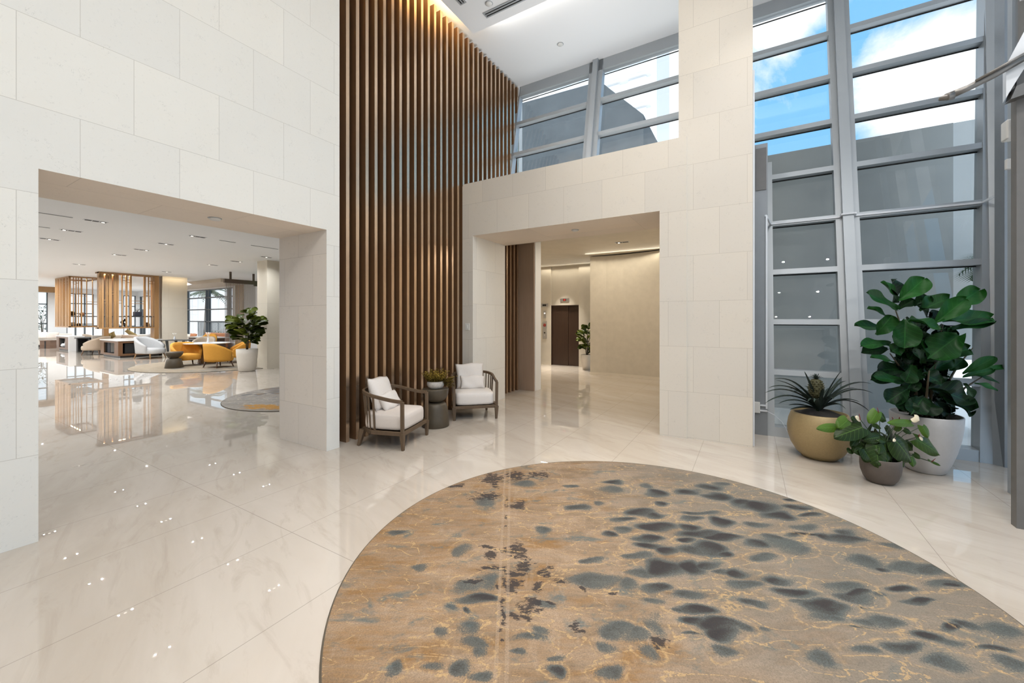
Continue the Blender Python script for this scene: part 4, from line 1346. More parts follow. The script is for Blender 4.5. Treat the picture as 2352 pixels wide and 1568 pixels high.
MB().box(-5.195, -4.81, 12.385, 12.42, .01, 2.0).build('leaf', M['wood_door'], dr)
MB().box(-5.80, -5.785, 12.32, 12.42, 0, 2.02).box(-4.815, -4.80, 12.32, 12.42, 0, 2.02).box(-5.80, -4.80, 12.32, 12.42, 2.0, 2.02).build('frame', M['wood_door'], dr)
ind = thing('floor_indicator', 'steel indicator with red digits above the lift door', 'floor indicator', (-5.32, 12.36, 2.19))
MB().box(-.16, .16, -.02, 0, -.05, .06).build('plate', M['chrome'], ind, bevel=.004)
dsp = MB().box(-.055, .055, -.024, -.018, -.028, .045).build('display', M['plastic_black'], ind)
MB().box(-.030, -.008, -.028, -.022, -.016, .032).box(.010, .032, -.028, -.022, -.016, .032).build('digits', M['redlight'], dsp)
pl = thing('sign_plate', 'small steel plate with dark window, topmost left of lift', 'sign', (-6.04, 12.3, 2.03))
MB().box(-.13, .13, -.015, 0, -.06, .06).build('plate', M['chrome'], pl, bevel=.003)
MB().box(-.07, .07, -.019, -.012, -.03, .03).build('window', M['plastic_black'], pl)
cb = thing('call_button', 'narrow steel call button panel with a lit white button', 'call button', (-6.03, 12.3, 1.72))
MB().box(-.05, .05, -.015, 0, -.13, .13).build('plate', M['chrome'], cb, bevel=.003)
MB().lathe([(.0, .0), (.022, .0), (.022, .012), (.0, .014)], 16).xform(Matrix.Translation((0, -.015, .035)) @ Matrix.Rotation(PI / 2, 4, 'X')).build('button', M['whitelight'], cb)
fp = thing('fire_panel', 'tall steel panel with red disc and key switch beside lift', 'control panel', (-6.03, 12.3, 1.19))
MB().box(-.075, .075, -.02, 0, -.30, .30).build('plate', M['chrome'], fp, bevel=.003)
MB().lathe([(.0, .0), (.055, .0), (.055, .008), (.0, .012)], 20).xform(Matrix.Translation((0, -.02, .16)) @ Matrix.Rotation(PI / 2, 4, 'X')).build('red_disc', M['red_plastic'], fp)
MB().lathe([(.0, .0), (.025, .0), (.025, .012), (.0, .014)], 14).xform(Matrix.Translation((0, -.02, -.10)) @ Matrix.Rotation(PI / 2, 4, 'X')).build('key_switch', M['plastic_black'], fp)
MB().box(-.012, .012, -.026, -.018, -.21, -.17).build('slot', M['plastic_white'], fp)
wb = thing('reception_stand', 'dark grey box stand with sloping top left of the lift', 'stand', (-6.30, 12.02, 0))
MB().prism([(-.25, 0), (.10, 0), (.10, .76), (-.25, .60)], -.12, .12).build('body', M['charcoal'], wb)
MB().hexa([(-.26, -.13, .605), (.11, -.13, .77), (.11, .13, .77), (-.26, .13, .605), (-.26, -.13, .62), (.11, -.13, .785), (.11, .13, .785), (-.26, .13, .62)]).build('top', M['steel_dark'], wb)


def small_fig(name, label, loc, pot, leafm, potmat, R, H0, H1, nleaf, seed, LL=.26):
    random.seed(seed)
    t = thing(name, label, 'potted plant', (*loc, 0))
    MB().lathe(pot, 40).build('pot', potmat, t, smooth=True)
    h = pot[-2][1]
    MB().lathe([(.0, h - .02), (pot[-2][0] - .01, h - .03)], 20).build('soil', M['soil'], t)
    s = MB()
    for k in range(4):
        a = k * 1.7
        s.tube([(.02 * math.cos(a), .02 * math.sin(a), h - .05), (.06 * math.cos(a), .06 * math.sin(a), (h + H1) / 2), (R * .45 * math.cos(a), R * .45 * math.sin(a), H1 - .15)], [.014, .011, .005], 6)
    s.build('stem', M['stem'], t, smooth=True)
    mb, at = MB(), []
    for k in range(nleaf):
        a = random.uniform(0, 2 * PI)
        q = random.random()
        z = H0 + (H1 - H0) * q
        prof = R * (.55 + .45 * math.sin(PI * (1 - q) ** .8)) if q < .8 else R * .5
        b0 = Vector((.25 * prof * math.cos(a), .25 * prof * math.sin(a), z - .05))
        e0 = Vector((prof * math.cos(a), prof * math.sin(a), z + random.uniform(-.12, .14)))
        leaf(mb, at, b0, e0, LL * random.uniform(.6, .9), -AWAY * random.uniform(0, .9) + Vector((0, 0, random.uniform(.4, 1))), 'fiddle', random.uniform(.0, .9), .12, .2, .05, 8, 6)
    attr_build(mb, at, 'foliage', leafm, t)
    return t


small_fig('potted_fig', 'fiddle-leaf fig in a white pot beside the lift door', (-4.33, 11.80), [(.0, 0), (.13, 0), (.16, .1), (.19, .32), (.195, .46), (.18, .46), (.0, .4)], M['fig_lobby'], M['pot_cream'], .36, .52, 1.36, 56, 31, .22)


def downlight(name, label, x, y, z, cells=3, dirx=False, group=None, cat='ceiling light', litc=1):
    """recessed multi-cell fitting: white rim, dark cells, one lit lens"""
    t = thing(name, label, cat, (x, y, z), 0, group)
    L, w = .30, .05
    R_ = Matrix.Rotation(PI / 2, 4, 'Z') if dirx else Matrix.Identity(4)
    MB().box(-w, w, -L / 2 - .015, L / 2 + .015, -.006, .01).xform(R_).build('rim', M['bluewhite'], t)
    lastb = t
    for k in range(cells):
        c = -L / 2 + L / cells * (k + .5)
        h = L / cells / 2 - .008
        q = MB().box(-w + .014, w - .014, c - h, c + h, -.010, -.005).xform(R_).build('baffle', M['black'], t)
        lastb = q if k == litc % cells else lastb
    c = -L / 2 + L / cells * (litc + .5)
    MB().lathe([(.0, -.014), (.024, -.014), (.024, -.009)], 12, 0, c, 0).xform(R_).build('lens', M['lamp'], lastb)
    return t


downlight('recessed_light', 'recessed light in the beige ceiling of the lift lobby', -2.53, 9.2, ZK, 2, True, None, 'ceiling light')

# ================================================================== the lounge beyond the wide opening
def ceilp(px, py, z=ZL):
    d = (z - HCAM) * FPX / (HYP - py)
    return spot(px, d)


struct(MB().box(-36, -5.20, -.6, 10.2, ZL, ZL + .2).build('ceiling_lounge', M['ceil']), 'pale grey ceiling of the lounge')
FX, FY = -35.0, 10.0


def wall_with_holes(name, label, axis, c, t, a0, a1, z1, holes, mat):
    """wall on a plane with rectangular openings (a0,a1,z0,z1)"""
    mb = MB()
    xs = sorted({a0, a1, *[h[0] for h in holes], *[h[1] for h in holes]})
    for i in range(len(xs) - 1):
        m_ = (xs[i] + xs[i + 1]) / 2
        hs = sorted([h for h in holes if h[0] < m_ < h[1]], key=lambda h: h[2])
        z = 0
        segs = []
        for h in hs:
            segs.append((z, h[2]))
            z = h[3]
        segs.append((z, z1))
        for s0, s1 in segs:
            if s1 - s0 > .001:
                if axis == 'y':
                    mb.box(xs[i], xs[i + 1], c, c + t, s0, s1)
                else:
                    mb.box(c, c + t, xs[i], xs[i + 1], s0, s1)
    return struct(mb.build(name, mat), label)


far_holes = [(-34.7, -32.75, .5, 3.05), (-27.7, -22.35, .55, 3.16), (-18.9, -15.5, .6, 3.2)]
wall_with_holes('wall_lounge_far', 'far wall of the lounge with windows', 'y', FY, .2, -35, -11, ZL, far_holes, M['white'])
side_holes = [(4.6, 6.04, .5, 3.14), (6.78, 7.93, .5, 3.1), (9.3, 9.9, .5, 3.1)]
wall_with_holes('wall_lounge_end', 'end wall of the lounge with windows', 'x', FX - .2, .2, -.6, FY + .2, ZL, side_holes, M['white'])
struct(MB().box(-35, -5.25, -.8, -.6, 0, ZL).build('wall_lounge_near', M['white']), 'near side wall of the lounge')
struct(MB().box(-11.2, -11.0, 7.4, 10.2, 0, ZL).build('wall_lounge_right', M['stone_lobby']), 'right hand wall of the lounge')
struct(MB().box(-11.2, -5.25, 7.3, 7.5, 0, ZL).build('wall_lounge_behind', M['white']), 'wall of the lounge behind the fins')


def lounge_window(n, axis, c, a0, a1, z0, z1, vs, hs, label):
    w = sempty('window_%d' % n, label)

    def bx(p0, p1, q0, q1, d=.06):
        if axis == 'y':
            return MB().box(p0, p1, c + .02, c + .02 + d * 2, q0, q1)
        return MB().box(c - .14, c - .14 + d * 2, p0, p1, q0, q1)
    f = .04
    for p0, p1, q0, q1 in ((a0, a0 + f, z0, z1), (a1 - f, a1, z0, z1), (a0, a1, z0, z0 + f), (a0, a1, z1 - f, z1)):
        bx(p0, p1, q0, q1).build('frame', M['alu_dark'], w)
    for v, k in vs:
        bx(v - k, v + k, z0, z1).build('mullion', M['alu_dark'], w)
    for h in hs:
        bx(a0, a1, h - .028, h + .028).build('transom', M['alu_dark'], w)
    if axis == 'y':
        MB().add([(a0, c + .1, z0), (a1, c + .1, z0), (a1, c + .1, z1), (a0, c + .1, z1)], [(0, 1, 2, 3)]).build('glass_pane', M['glass_clear'], w)
    else:
        MB().add([(c - .1, a0, z0), (c - .1, a1, z0), (c - .1, a1, z1), (c - .1, a0, z1)], [(0, 1, 2, 3)]).build('glass_pane', M['glass_clear'], w)
    return w


lounge_window(4, 'y', FY, -27.7, -22.35, .55, 3.16, [(-25.30, .055), (-25.02, .03), (-22.85, .08)], [2.72, 2.08, 1.43], 'lounge window with a palm outside')
lounge_window(5, 'y', FY, -18.9, -15.5, .6, 3.2, [(-17.2, .05)], [2.45, 1.7], 'lounge window behind the bead screen')
lounge_window(6, 'x', FX, 4.6, 6.04, .5, 3.14, [(5.47, .03)], [2.43, 1.3], 'narrow lounge window at the far left')
lounge_window(7, 'x', FX, 6.78, 7.93, .5, 3.1, [(7.16, .03), (7.55, .03)], [2.5, 1.9, 1.25], 'lounge window behind the left hanging shelf')
lounge_window(8, 'x', FX, 9.3, 9.9, .5, 3.1, [(9.6, .03)], [2.4, 1.75, 1.1], 'lounge end window behind the right hanging shelf')
lounge_window(9, 'y', FY, -34.7, -32.75, .5, 3.05, [(-34.2, .06)], [1.75, 1.1], 'lounge window with blind behind the right hanging shelf')
struct(MB().box(-34.0, -32.8, 9.93, 9.97, 2.2, 3.0).build('trim_7', M['shade']), 'pale roller blind half way down a lounge window')
struct(MB().box(-28.2, -20.5, 8.7, FY, ZL - .16, ZL - .001).build('trim_8', M['beige_soffit']), 'beige bulkhead above the lounge window')
struct(MB().box(-35, -34.3, -.6, 6.8, ZL - .30, ZL - .001).build('trim_9', M['wood_lobby']), 'wooden bulkhead above the far left window')
# ribbed timber strip right of the palm window
rb = MB()
for k in range(9):
    rb.box(-21.95 + k * .085, -21.90 + k * .085, FY - .06, FY, 0, ZL)
struct(rb.build('trim_10', M['wood_pale']), 'ribbed timber strip right of the palm window')

# stone pillars of the lounge
struct(MB().box(-22.3, -21.62, 6.98, 7.86, 0, ZL).build('column_lounge', M['stone_lobby']), 'broad stone pillar beside the right hanging shelf')
struct(MB().box(-13.52, -12.94, 6.76, 7.6, 0, ZL).build('column_lounge_near', M['stone_lobby']), 'stone pillar just behind the opening edge')

# terrace beyond the lounge windows
struct(MB().box(-50, -11, FY + .2, 30, -.3, -.05).build('ground_terrace', M['terrace']), 'terrace outside the lounge windows')
rl = thing('terrace_railing', 'dark slatted terrace railing outside the palm window', 'railing', (-26, 13.0, -.05))
MB().box(-8, 6, -.03, .03, 1.38, 1.46).build('top_rail', M['alu_dark'], rl)
MB().box(-8, 6, -.02, .02, .2, .26).build('bottom_rail', M['alu_dark'], rl)
ba = MB()
for k in range(90):
    x = -8 + 14 * k / 89
    ba.box(x - .028, x + .028, -.015, .015, .26, 1.40)
ba.build('balusters', M['alu_dark'], rl)['kind'] = 'stuff'
palm((*spot(473, 27.5), -.05), 3.45, 1.7, 30, 'tall palm tree outside the far lounge window', 14, .25)

# ------------------------------------------------------------------ hanging timber shelves
def hang_shelf(name, label, x0, x1, y0, y1, z0, z1, front, side, seed):
    """open screen hung from the ceiling: rails, uprights on the chosen faces, two glass-dark boards"""
    t = thing(name, label, 'hanging shelf', ((x0 + x1) / 2, (y0 + y1) / 2, z0))
    cx, cy = (x0 + x1) / 2, (y0 + y1) / 2

    def P(mb, a0, a1, b0, b1, c0, c1):
        mb.box(a0 - cx, a1 - cx, b0 - cy, b1 - cy, c0 - z0, c1 - z0)
        return mb
    fr = MB()
    k = .05
    for z in (z0, z1 - k):
        fr = MB()
        P(fr, x0, x1, y0, y0 + k, z, z + k)
        P(fr, x0, x1, y1 - k, y1, z, z + k)
        P(fr, x0, x0 + k, y0 + k, y1 - k, z, z + k)
        P(fr, x1 - k, x1, y0 + k, y1 - k, z, z + k)
        fr.build('bottom_frame' if z == z0 else 'top_frame', M['wood_lobby'], t)
    for p in side:      # uprights on the face towards the hall (x = x1)
        y, w = p
        P(MB(), x1 - .003 - (.20 if y < 5.6 and len(side) > 10 else .07), x1 - .003, y, y + w, z0 + .004, z1 - .004).build('upright', M['wood_lobby'], t)
    for p in front:     # uprights on the near face (y = y0)
        x, w = p
        P(MB(), x, x + w, y0 + .003, y0 + .06, z0 + .004, z1 - .004).build('upright', M['wood_lobby'], t)
    P(MB(), x0 + .02, x1 - .02, y0 + .02, y1 - .02, z0 + .05, z0 + .07).build('shelf_board', M['charcoal'], t)
    zm = z0 + .46
    P(MB(), x0 + .02, x1 - .02, y0 + .02, y1 - .02, zm, zm + .035).build('shelf_board', M['charcoal'], t)
    random.seed(seed)
    ru = MB()
    ys = [q[0] for q in side]
    for i in range(len(ys) - 1):
        for _ in range(1):
            zz = random.choice([z0 + 1.0, z0 + 1.35, z0 + 1.85, z1 - .3])
            for dz in (0, .11):
                P(ru, x1 - .04, x1 - .01, ys[i], ys[i + 1], zz + dz, zz + dz + .018)
    xs = [q[0] for q in front]
    for i in range(len(xs) - 1):
        zz = random.choice([z0 + 1.0, z0 + 1.35, z0 + 1.85, z1 - .3])
        for dz in (0, .11):
            P(ru, xs[i], xs[i + 1], y0 + .01, y0 + .04, zz + dz, zz + dz + .018)
    ru.build('cross_bars', M['wood_lobby'], t)
    return t


S2 = hang_shelf('hanging_shelf', 'hanging timber screen shelf next to the broad stone pillar', -22.05, -21.6, 5.03, 6.86, 1.18, ZL - .005, [],
                [(5.03, .03), (5.07, .03), (5.11, .06), (5.22, .03), (5.26, .03), (5.31, .09), (5.45, .03), (5.49, .05), (5.555, .045), (5.69, .03), (5.81, .05), (5.93, .06), (6.37, .06), (6.51, .03), (6.64, .03), (6.78, .08)], 4)
S1 = hang_shelf('hanging_shelf', 'hanging timber screen shelf farther left with a near corner', -27.1, -24.9, 4.89, 5.95, 1.2, ZL - .005,
                [(-27.1, .14), (-26.88, .22), (-26.56, .06), (-26.42, .24), (-26.05, .22), (-25.72, .05), (-25.52, .28), (-25.1, .2)],
                [(4.89, .05), (5.02, .02), (5.10, .02), (5.17, .02), (5.25, .04), (5.42, .02), (5.6, .02), (5.78, .04)], 8)
MB().box(-.20, .22, .76, .91, -.46, 2.2).build('end_post', M['wood_lobby'], S2)
MB().box(.85, 1.1, .54, .70, -.4, 2.19).build('end_post', M['wood_lobby'], S1)

# ornaments on the hanging shelves
def ornament(name, label, cat, x, y, z, prof, mat, group, extra=None):
    t = thing(name, label, cat, (x, y, z), 0, group)
    MB().lathe(prof, 18).build('body', mat, t, smooth=True)
    if extra:
        extra(t)
    return t


z2a, z2b = 1.25, 1.675
OG = 'ornaments on the hanging shelves'
ornament('vase', 'tall blush vase on the upper board of the right hanging shelf', 'vase', -21.83, 5.55, z2b, [(.0, 0), (.06, 0), (.085, .08), (.08, .22), (.05, .30), (.03, .31), (.0, .29)], M['pink'], OG)
t = thing('vase', 'dark square vase with sprigs on the right hanging shelf', 'vase', (-21.83, 6.22, z2b), 0, OG)
MB().rbox(-.11, .11, -.11, .11, 0, .19, .02).build('body', M['book_dark'], t)
tw_ = MB()
for a in range(6):
    tw_.tube([(0, 0, .18), (.05 * math.cos(a), .05 * math.sin(a), .26), (.08 * math.cos(a), .08 * math.sin(a), .31)], .006, 4)
tw_.build('sprigs', M['stem'], t)
t = thing('sculpture', 'white bird sculpture on the bottom board of the right shelf', 'sculpture', (-21.8, 5.56, z2a), 0, OG)
MB().tube([(0, -.12, .12), (0, -.03, .09), (0, .08, .05), (0, .16, .02)], [.015, .05, .06, .02], 10).build('body', M['bluewhite'], t, smooth=True)
MB().tube([(0, -.02, .08), (0, .06, .16), (0, .12, .2)], [.03, .02, .005], 8).build('wing', M['bluewhite'], t, smooth=True)
t = thing('sculpture', 'dark knotted sculpture on the bottom board of the right shelf', 'sculpture', (-21.8, 5.79, z2a), 0, OG)
MB().tube([(.05 * math.cos(a * .7), .05 * math.sin(a * .7), .05 + .25 * a / 12) for a in range(13)], [.05, .05, .045, .03, .04, .05, .05, .045, .03, .04, .045, .04, .03], 8).build('body', M['plastic_black'], t, smooth=True)
t = thing('storage_box', 'small lidded brown box on the bottom board near pillar', 'box', (-21.83, 6.52, z2a), 0, OG)
MB().rbox(-.08, .08, -.09, .09, 0, .12, .01).build('body', M['wood_dark'], t)
MB().rbox(-.06, .06, -.05, .05, .12, .17, .01).build('lid', M['wood_dark'], t)
ornament('vase', 'round dark vase on the upper board of the left hanging shelf', 'vase', -25.1, 5.02, 1.70, [(.0, 0), (.06, 0), (.11, .07), (.09, .16), (.04, .2), (.0, .19)], M['plastic_black'], OG)
ornament('vase', 'small blush jar on the upper board of the left shelf', 'vase', -25.1, 5.32, 1.70, [(.0, 0), (.06, 0), (.08, .07), (.05, .15), (.0, .14)], M['pink'], OG)
ornament('vase', 'white jar on the bottom board of the left hanging shelf', 'vase', -25.1, 5.03, 1.27, [(.0, 0), (.07, 0), (.10, .08), (.07, .15), (.0, .14)], M['bluewhite'], OG)
ornament('vase', 'tiny black jar on the bottom board of the left shelf', 'vase', -25.1, 5.22, 1.27, [(.0, 0), (.05, 0), (.07, .05), (.04, .11), (.0, .10)], M['plastic_black'], OG)

# ------------------------------------------------------------------ consoles below the shelves
def console(name, label, x0, x1, y0, y1, h, niches_front, niches_side, slab=False):
    """low cabinet with open niches; front faces -y, side faces +x"""
    cx, cy = (x0 + x1) / 2, (y0 + y1) / 2
    t = thing(name, label, 'console', (cx, cy, 0))
    X0, X1, Y0, Y1 = x0 - cx, x1 - cx, y0 - cy, y1 - cy
    c = MB()
    nb = MB()
    w = .04

    def face_y(mb, holes):
        xs = [X0] + [q for hh in holes for q in hh] + [X1]
        for i in range(0, len(xs), 2):
            mb.box(xs[i], xs[i + 1], Y0, Y0 + w, .08, h - .04)
        for a, b_ in holes:
            mb.box(a, b_, Y0, Y0 + w, .08, .16).box(a, b_, Y0, Y0 + w, h - .12, h - .04)
            nb.box(a - .02, b_ + .02, Y0 + .36, Y0 + .38, .14, h - .1)
            nb.box(a - .02, a, Y0 + w, Y0 + .36, .14, h - .1).box(b_, b_ + .02, Y0 + w, Y0 + .36, .14, h - .1)
            nb.box(a, b_, Y0 + w, Y0 + .36, .14, .16).box(a, b_, Y0 + w, Y0 + .36, h - .115, h - .1)

    def face_x(mb, holes):
        ys = [Y0 + w] + [q for hh in holes for q in hh] + [Y1]
        for i in range(0, len(ys), 2):
            mb.box(X1 - w, X1, ys[i], ys[i + 1], .08, h - .04)
        for a, b_ in holes:
            mb.box(X1 - w, X1, a, b_, .08, .16).box(X1 - w, X1, a, b_, h - .12, h - .04)
            nb.box(X1 - .38, X1 - .36, a - .02, b_ + .02, .14, h - .1)
            nb.box(X1 - .36, X1 - w, a - .02, a, .14, h - .1).box(X1 - .36, X1 - w, b_, b_ + .02, .14, h - .1)
            nb.box(X1 - .36, X1 - w, a, b_, .14, .16).box(X1 - .36, X1 - w, a, b_, h - .115, h - .1)
    face_y(c, niches_front)
    if niches_side is not None:
        face_x(c, niches_side)
    c.box(X0, X0 + w, Y0 + w, Y1, .08, h - .04)
    c.box(X0 + w, X1 - w, Y1 - w, Y1, .08, h - .04)
    c.build('body', M['wood_dark'] if slab else M['wood_console'], t)
    nb.build('niche_shade_lining', M['charcoal'], t)  # niche insides coloured charcoal to stand for the shade in them
    MB().box(X0 + .08, X1 - .08, Y0 + .08, Y1 - .06, 0, .08).build('plinth', M['charcoal'], t)
    MB().box(X0 - .02, X1 + .02, Y0 - .02, Y1 + .02, h - .04, h).build('worktop', M['marble_top'], t)
    return t


k2 = console('console', 'oak console with dark niches under the right hanging shelf', -23.75, -21.6, 5.58, 6.95, .71, [(-.62, .62)], [(-.55, -.02), (.06, .58)])
k1 = console('console', 'dark oak console with white end slab under the left shelf', -30.3, -28.15, 5.52, 5.97, .73, [(-.62, .45)], None, True)
MB().box(1.085, 1.15, -.235, .3, 0, .735).build('end_slab', M['white'], k1)
NG = 'objects in the console niches'
t = thing('book', 'thick navy book standing in the end niche of the oak console', 'book', (-22.95, 5.74, .165), .1, NG)
MB().box(-.12, .12, -.10, .10, 0, .42).build('cover', M['book_dark'], t)
MB().box(-.10, .121, -.085, .085, .01, .41).build('pages', M['shade'], t)
ornament('vase', 'little white vase in the end niche of the oak console', 'vase', -22.2, 5.72, .165, [(.0, 0), (.06, 0), (.08, .1), (.03, .17), (.04, .2), (.0, .19)], M['bluewhite'], NG)
t = thing('speaker_box', 'black box filling the first side niche of the console', 'box', (-21.79, 6.02, .165), 0, NG)
MB().rbox(-.15, .14, -.23, .24, 0, .40, .01).build('body', M['plastic_black'], t)
t = thing('sculpture', 'dark twig sculpture in the second side niche of console', 'sculpture', (-21.75, 6.58, .165), 0, NG)
MB().tube([(0, .0, 0), (0, -.06, .12), (0, .03, .22), (0, -.02, .36)], [.03, .02, .02, .008], 6).build('body', M['plastic_black'], t)
ornament('vase', 'round white vase in the niche of the dark console', 'vase', -29.6, 5.66, .165, [(.0, 0), (.09, 0), (.13, .08), (.08, .17), (.0, .16)], M['bluewhite'], NG)
ornament('vase', 'upright white vase in the niche of the dark console', 'vase', -29.1, 5.66, .165, [(.0, 0), (.06, 0), (.09, .2), (.07, .34), (.0, .33)], M['bluewhite'], NG)


# ------------------------------------------------------------------ lounge seating
def tub_chair(name, label, loc, rz, W, D, H, cloth, legm, group=None, seat_h=.40):
    """upholstered tub chair, opening towards local -y"""
    t = thing(name, label, 'chair', (*loc, 0), rz, group)
    lo = .21

    def shell(off):
        def fn(i, j):
            a = (-118 + 236 * i) * PI / 180       # 0 = back
            k = abs(a) / (118 * PI / 180)
            top = H - (H - seat_h - .10) * max(0, (k - .22) / .78) ** 1.5
            z = lo + (top - lo) * j
            fl = 1 + .08 * j
            rx, ry = (W / 2 - off) * fl, (D / 2 - off) * (1 + .12 * j)
            return (rx * math.sin(a), ry * math.cos(a), z)
        return fn
    n, m = 25, 7
    o = MB().grid(shell(0), n, m)
    a0 = len(o.v)
    o.grid(shell(.07), n, m)
    for i in range(n - 1):
        for j in (0, m - 1):
            o.f.append((j * n + i, j * n + i + 1, a0 + j * n + i + 1, a0 + j * n + i))
    for j in range(m - 1):
        for i in (0, n - 1):
            o.f.append((j * n + i, (j + 1) * n + i, a0 + (j + 1) * n + i, a0 + j * n + i))
    o.build('backrest', cloth, t, smooth=True)
    s = MB()
    lv = [(.9, lo - .01), (1, lo + .03), (1, seat_h - .05), (.93, seat_h), (.5, seat_h + .015), (0.001, seat_h + .02)]
    vs = []
    for k, z in lv:
        for i in range(28):
            a = 2 * PI * i / 28
            ca, sa = math.cos(a), math.sin(a)
            vs.append((math.copysign(abs(ca) ** .6, ca) * (W / 2 - .05) * k, math.copysign(abs(sa) ** .6, sa) * (D / 2 - .03) * k - .02, z))
    fs = []
    for j in range(len(lv) - 1):
        for i in range(28):
            fs.append((j * 28 + i, j * 28 + (i + 1) % 28, (j + 1) * 28 + (i + 1) % 28, (j + 1) * 28 + i))
    s.add(vs, fs).build('seat', cloth, t, smooth=True)
    for sx in (-1, 1):
        for sy in (-1, 1):
            MB().tube([(sx * W * .33, sy * D * .30, lo + .02), (sx * W * .39, sy * D * .37, 0)], [.026, .016], 8).build('leg', legm, t, smooth=True)
    return t


YG = 'mustard tub chairs round the pale table'
p = spot(502, 12.85)
tub_chair('tub_chair', 'mustard tub chair nearest, its back towards the hall', p, YAW + math.radians(160), .80, .72, .78, M['yellow'], M['wood_dark'], YG)
p = spot(428, 13.3)
tub_chair('tub_chair', 'mustard tub chair left of the table facing right', p, YAW + math.radians(62), .78, .72, .78, M['yellow'], M['wood_dark'], YG)
p = spot(546, 14.3)
tub_chair('tub_chair', 'mustard tub chair behind the cream fig pot', p, YAW + math.radians(-48), .78, .72, .78, M['yellow'], M['wood_dark'], YG)
p = spot(466, 15.7)
tub_chair('tub_chair', 'taupe tub chair behind the pale round table', p, YAW + math.radians(10), .76, .70, .86, M['taupe_fabric'], M['wood_dark'])
p = spot(479, 17.2)
tub_chair('tub_chair', 'small mustard chair back just showing above the taupe chair', p, YAW + math.radians(20), .55, .6, .92, M['yellow'], M['wood_dark'])
p = spot(345, 15.8)
tub_chair('lounge_chair', 'pale grey lounge chair in front of the oak console', p, YAW + math.radians(82), .78, 1.0, .86, M['grey_fabric'], M['wood_lobby'])
p = spot(220, 17.5)
tub_chair('lounge_chair', 'taupe lounge chair left of the oak console', p, YAW + math.radians(-75), .8, .85, .80, M['taupe_fabric'], M['wood_dark'])
p = spot(219, 21.0)
tub_chair('lounge_chair', 'beige lounge chair beside the dark low table', p, YAW + math.radians(150), .85, .85, .78, M['taupe_fabric'], M['wood_dark'])

p = spot(476, 13.95)
rt_ = thing('round_table', 'round white-topped pedestal table among the mustard chairs', 'table', (*p, 0))
MB().lathe([(.0, .70), (.62, .70), (.665, .712), (.665, .726), (.66, .73), (.0, .73)], 56).build('tabletop', M['marble_top'], rt_, smooth=False)
MB().lathe([(.0, .02), (.27, .02), (.24, .25), (.20, .55), (.22, .70), (.0, .70)], 30).build('pedestal', M['wood_lobby'], rt_, smooth=True)
MB().lathe([(.0, 0), (.36, 0), (.36, .015), (.28, .02), (.0, .02)], 40).build('base', M['chrome'], rt_)
TG = 'small vases on the lounge tables'


def bud_vase(label, loc, z, h=.22, mat='glass_clear', fl='pink'):
    t = thing('bud_vase', label, 'vase', (*loc, z), 0, TG)
    MB().lathe([(.0, 0), (.035, 0), (.04, .03), (.02, h * .5), (.022, h * .6), (.016, h * .6), (.0, .02)], 14).build('body', M['bluewhite'], t, smooth=True)
    s = MB()
    for k in range(5):
        a = 1.3 * k
        s.tube([(0, 0, h * .5), (.03 * math.cos(a), .03 * math.sin(a), h * .9), (.06 * math.cos(a), .06 * math.sin(a), h * 1.2)], [.004, .004, .012], 5)
    s.build('flowers', M[fl], t, smooth=True)
    return t


bud_vase('slim white bud vase on the pale round table', spot(478, 13.95), .73, .30, fl='sofa_white')

p = spot(400, 12.65)
h = thing('side_table', 'bronze hourglass side table left of the mustard chairs', 'side table', (*p, 0))
MB().lathe([(.0, 0), (.235, 0), (.24, .01), (.215, .16), (.185, .28), (.15, .315), (.0, .315)], 36).build('base', M['stool_bronze'], h, smooth=True)
MB().lathe([(.0, .315), (.11, .315), (.12, .335), (.17, .37), (.225, .45), (.235, .515), (.0, .52)], 36).build('top', M['stool_bronze'], h, smooth=True)

p = spot(575, 12.35)
small_fig('potted_fig', 'fiddle-leaf fig in a cream pot beside the lounge pillar', spot(567.5, 11.95), [(.0, 0), (.19, 0), (.22, .02), (.25, .25), (.275, .5), (.28, .66), (.26, .66), (.0, .58)], M['fig_lobby'], M['pot_cream'], .55, .85, 1.80, 84, 12, .36)

p = spot(410, 16.2)
tb = thing('table', 'thin charcoal table with splayed legs before the stone pillar', 'table', (*p, 0), YAW)
MB().rbox(-.52, .62, -.35, .35, .69, .72, .01).build('tabletop', M['charcoal'], tb)
for sx in (-1, 1):
    for sy in (-1, 1):
        MB().bar((.05 + sx * .34, sy * .22, .70), (.05 + sx * .28, sy * .2, 0), .09, .04, (0, 1, 0), .05, .03).build('leg', M['charcoal'], tb)
bud_vase('small vase of pale sprigs on the thin charcoal table', spot(401, 16.2), .72, .22, fl='sofa_white')

# long table, bench and cushions below the palm window
p = spot(478, 18.4)
lt = thing('table', 'long pale table below the palm window', 'table', (*p, 0), 0)
MB().box(-1.1, 1.1, -.4, .4, .70, .74).build('tabletop', M['marble_top'], lt)
MB().box(-1.05, 1.05, -.36, -.33, .5, .70).build('apron', M['wood_dark'], lt)
for sx in (-1, 1):
    MB().box(sx * .9 - .06, sx * .9 + .06, -.3, .3, 0, .7).build('leg', M['wood_dark'], lt)
p = spot(480, 20.1)
bn = thing('bench', 'rust upholstered bench below the palm window', 'bench', (*p, 0), 0)
MB().rbox(-1.0, 1.3, -.3, .3, .15, .45, .05).build('seat', M['rust_fabric'], bn)
MB().rbox(-1.0, 1.3, .2, .36, .45, .86, .05).build('backrest', M['rust_fabric'], bn)
MB().box(-.9, 1.2, -.25, .25, 0, .15).build('plinth', M['wood_dark'], bn)
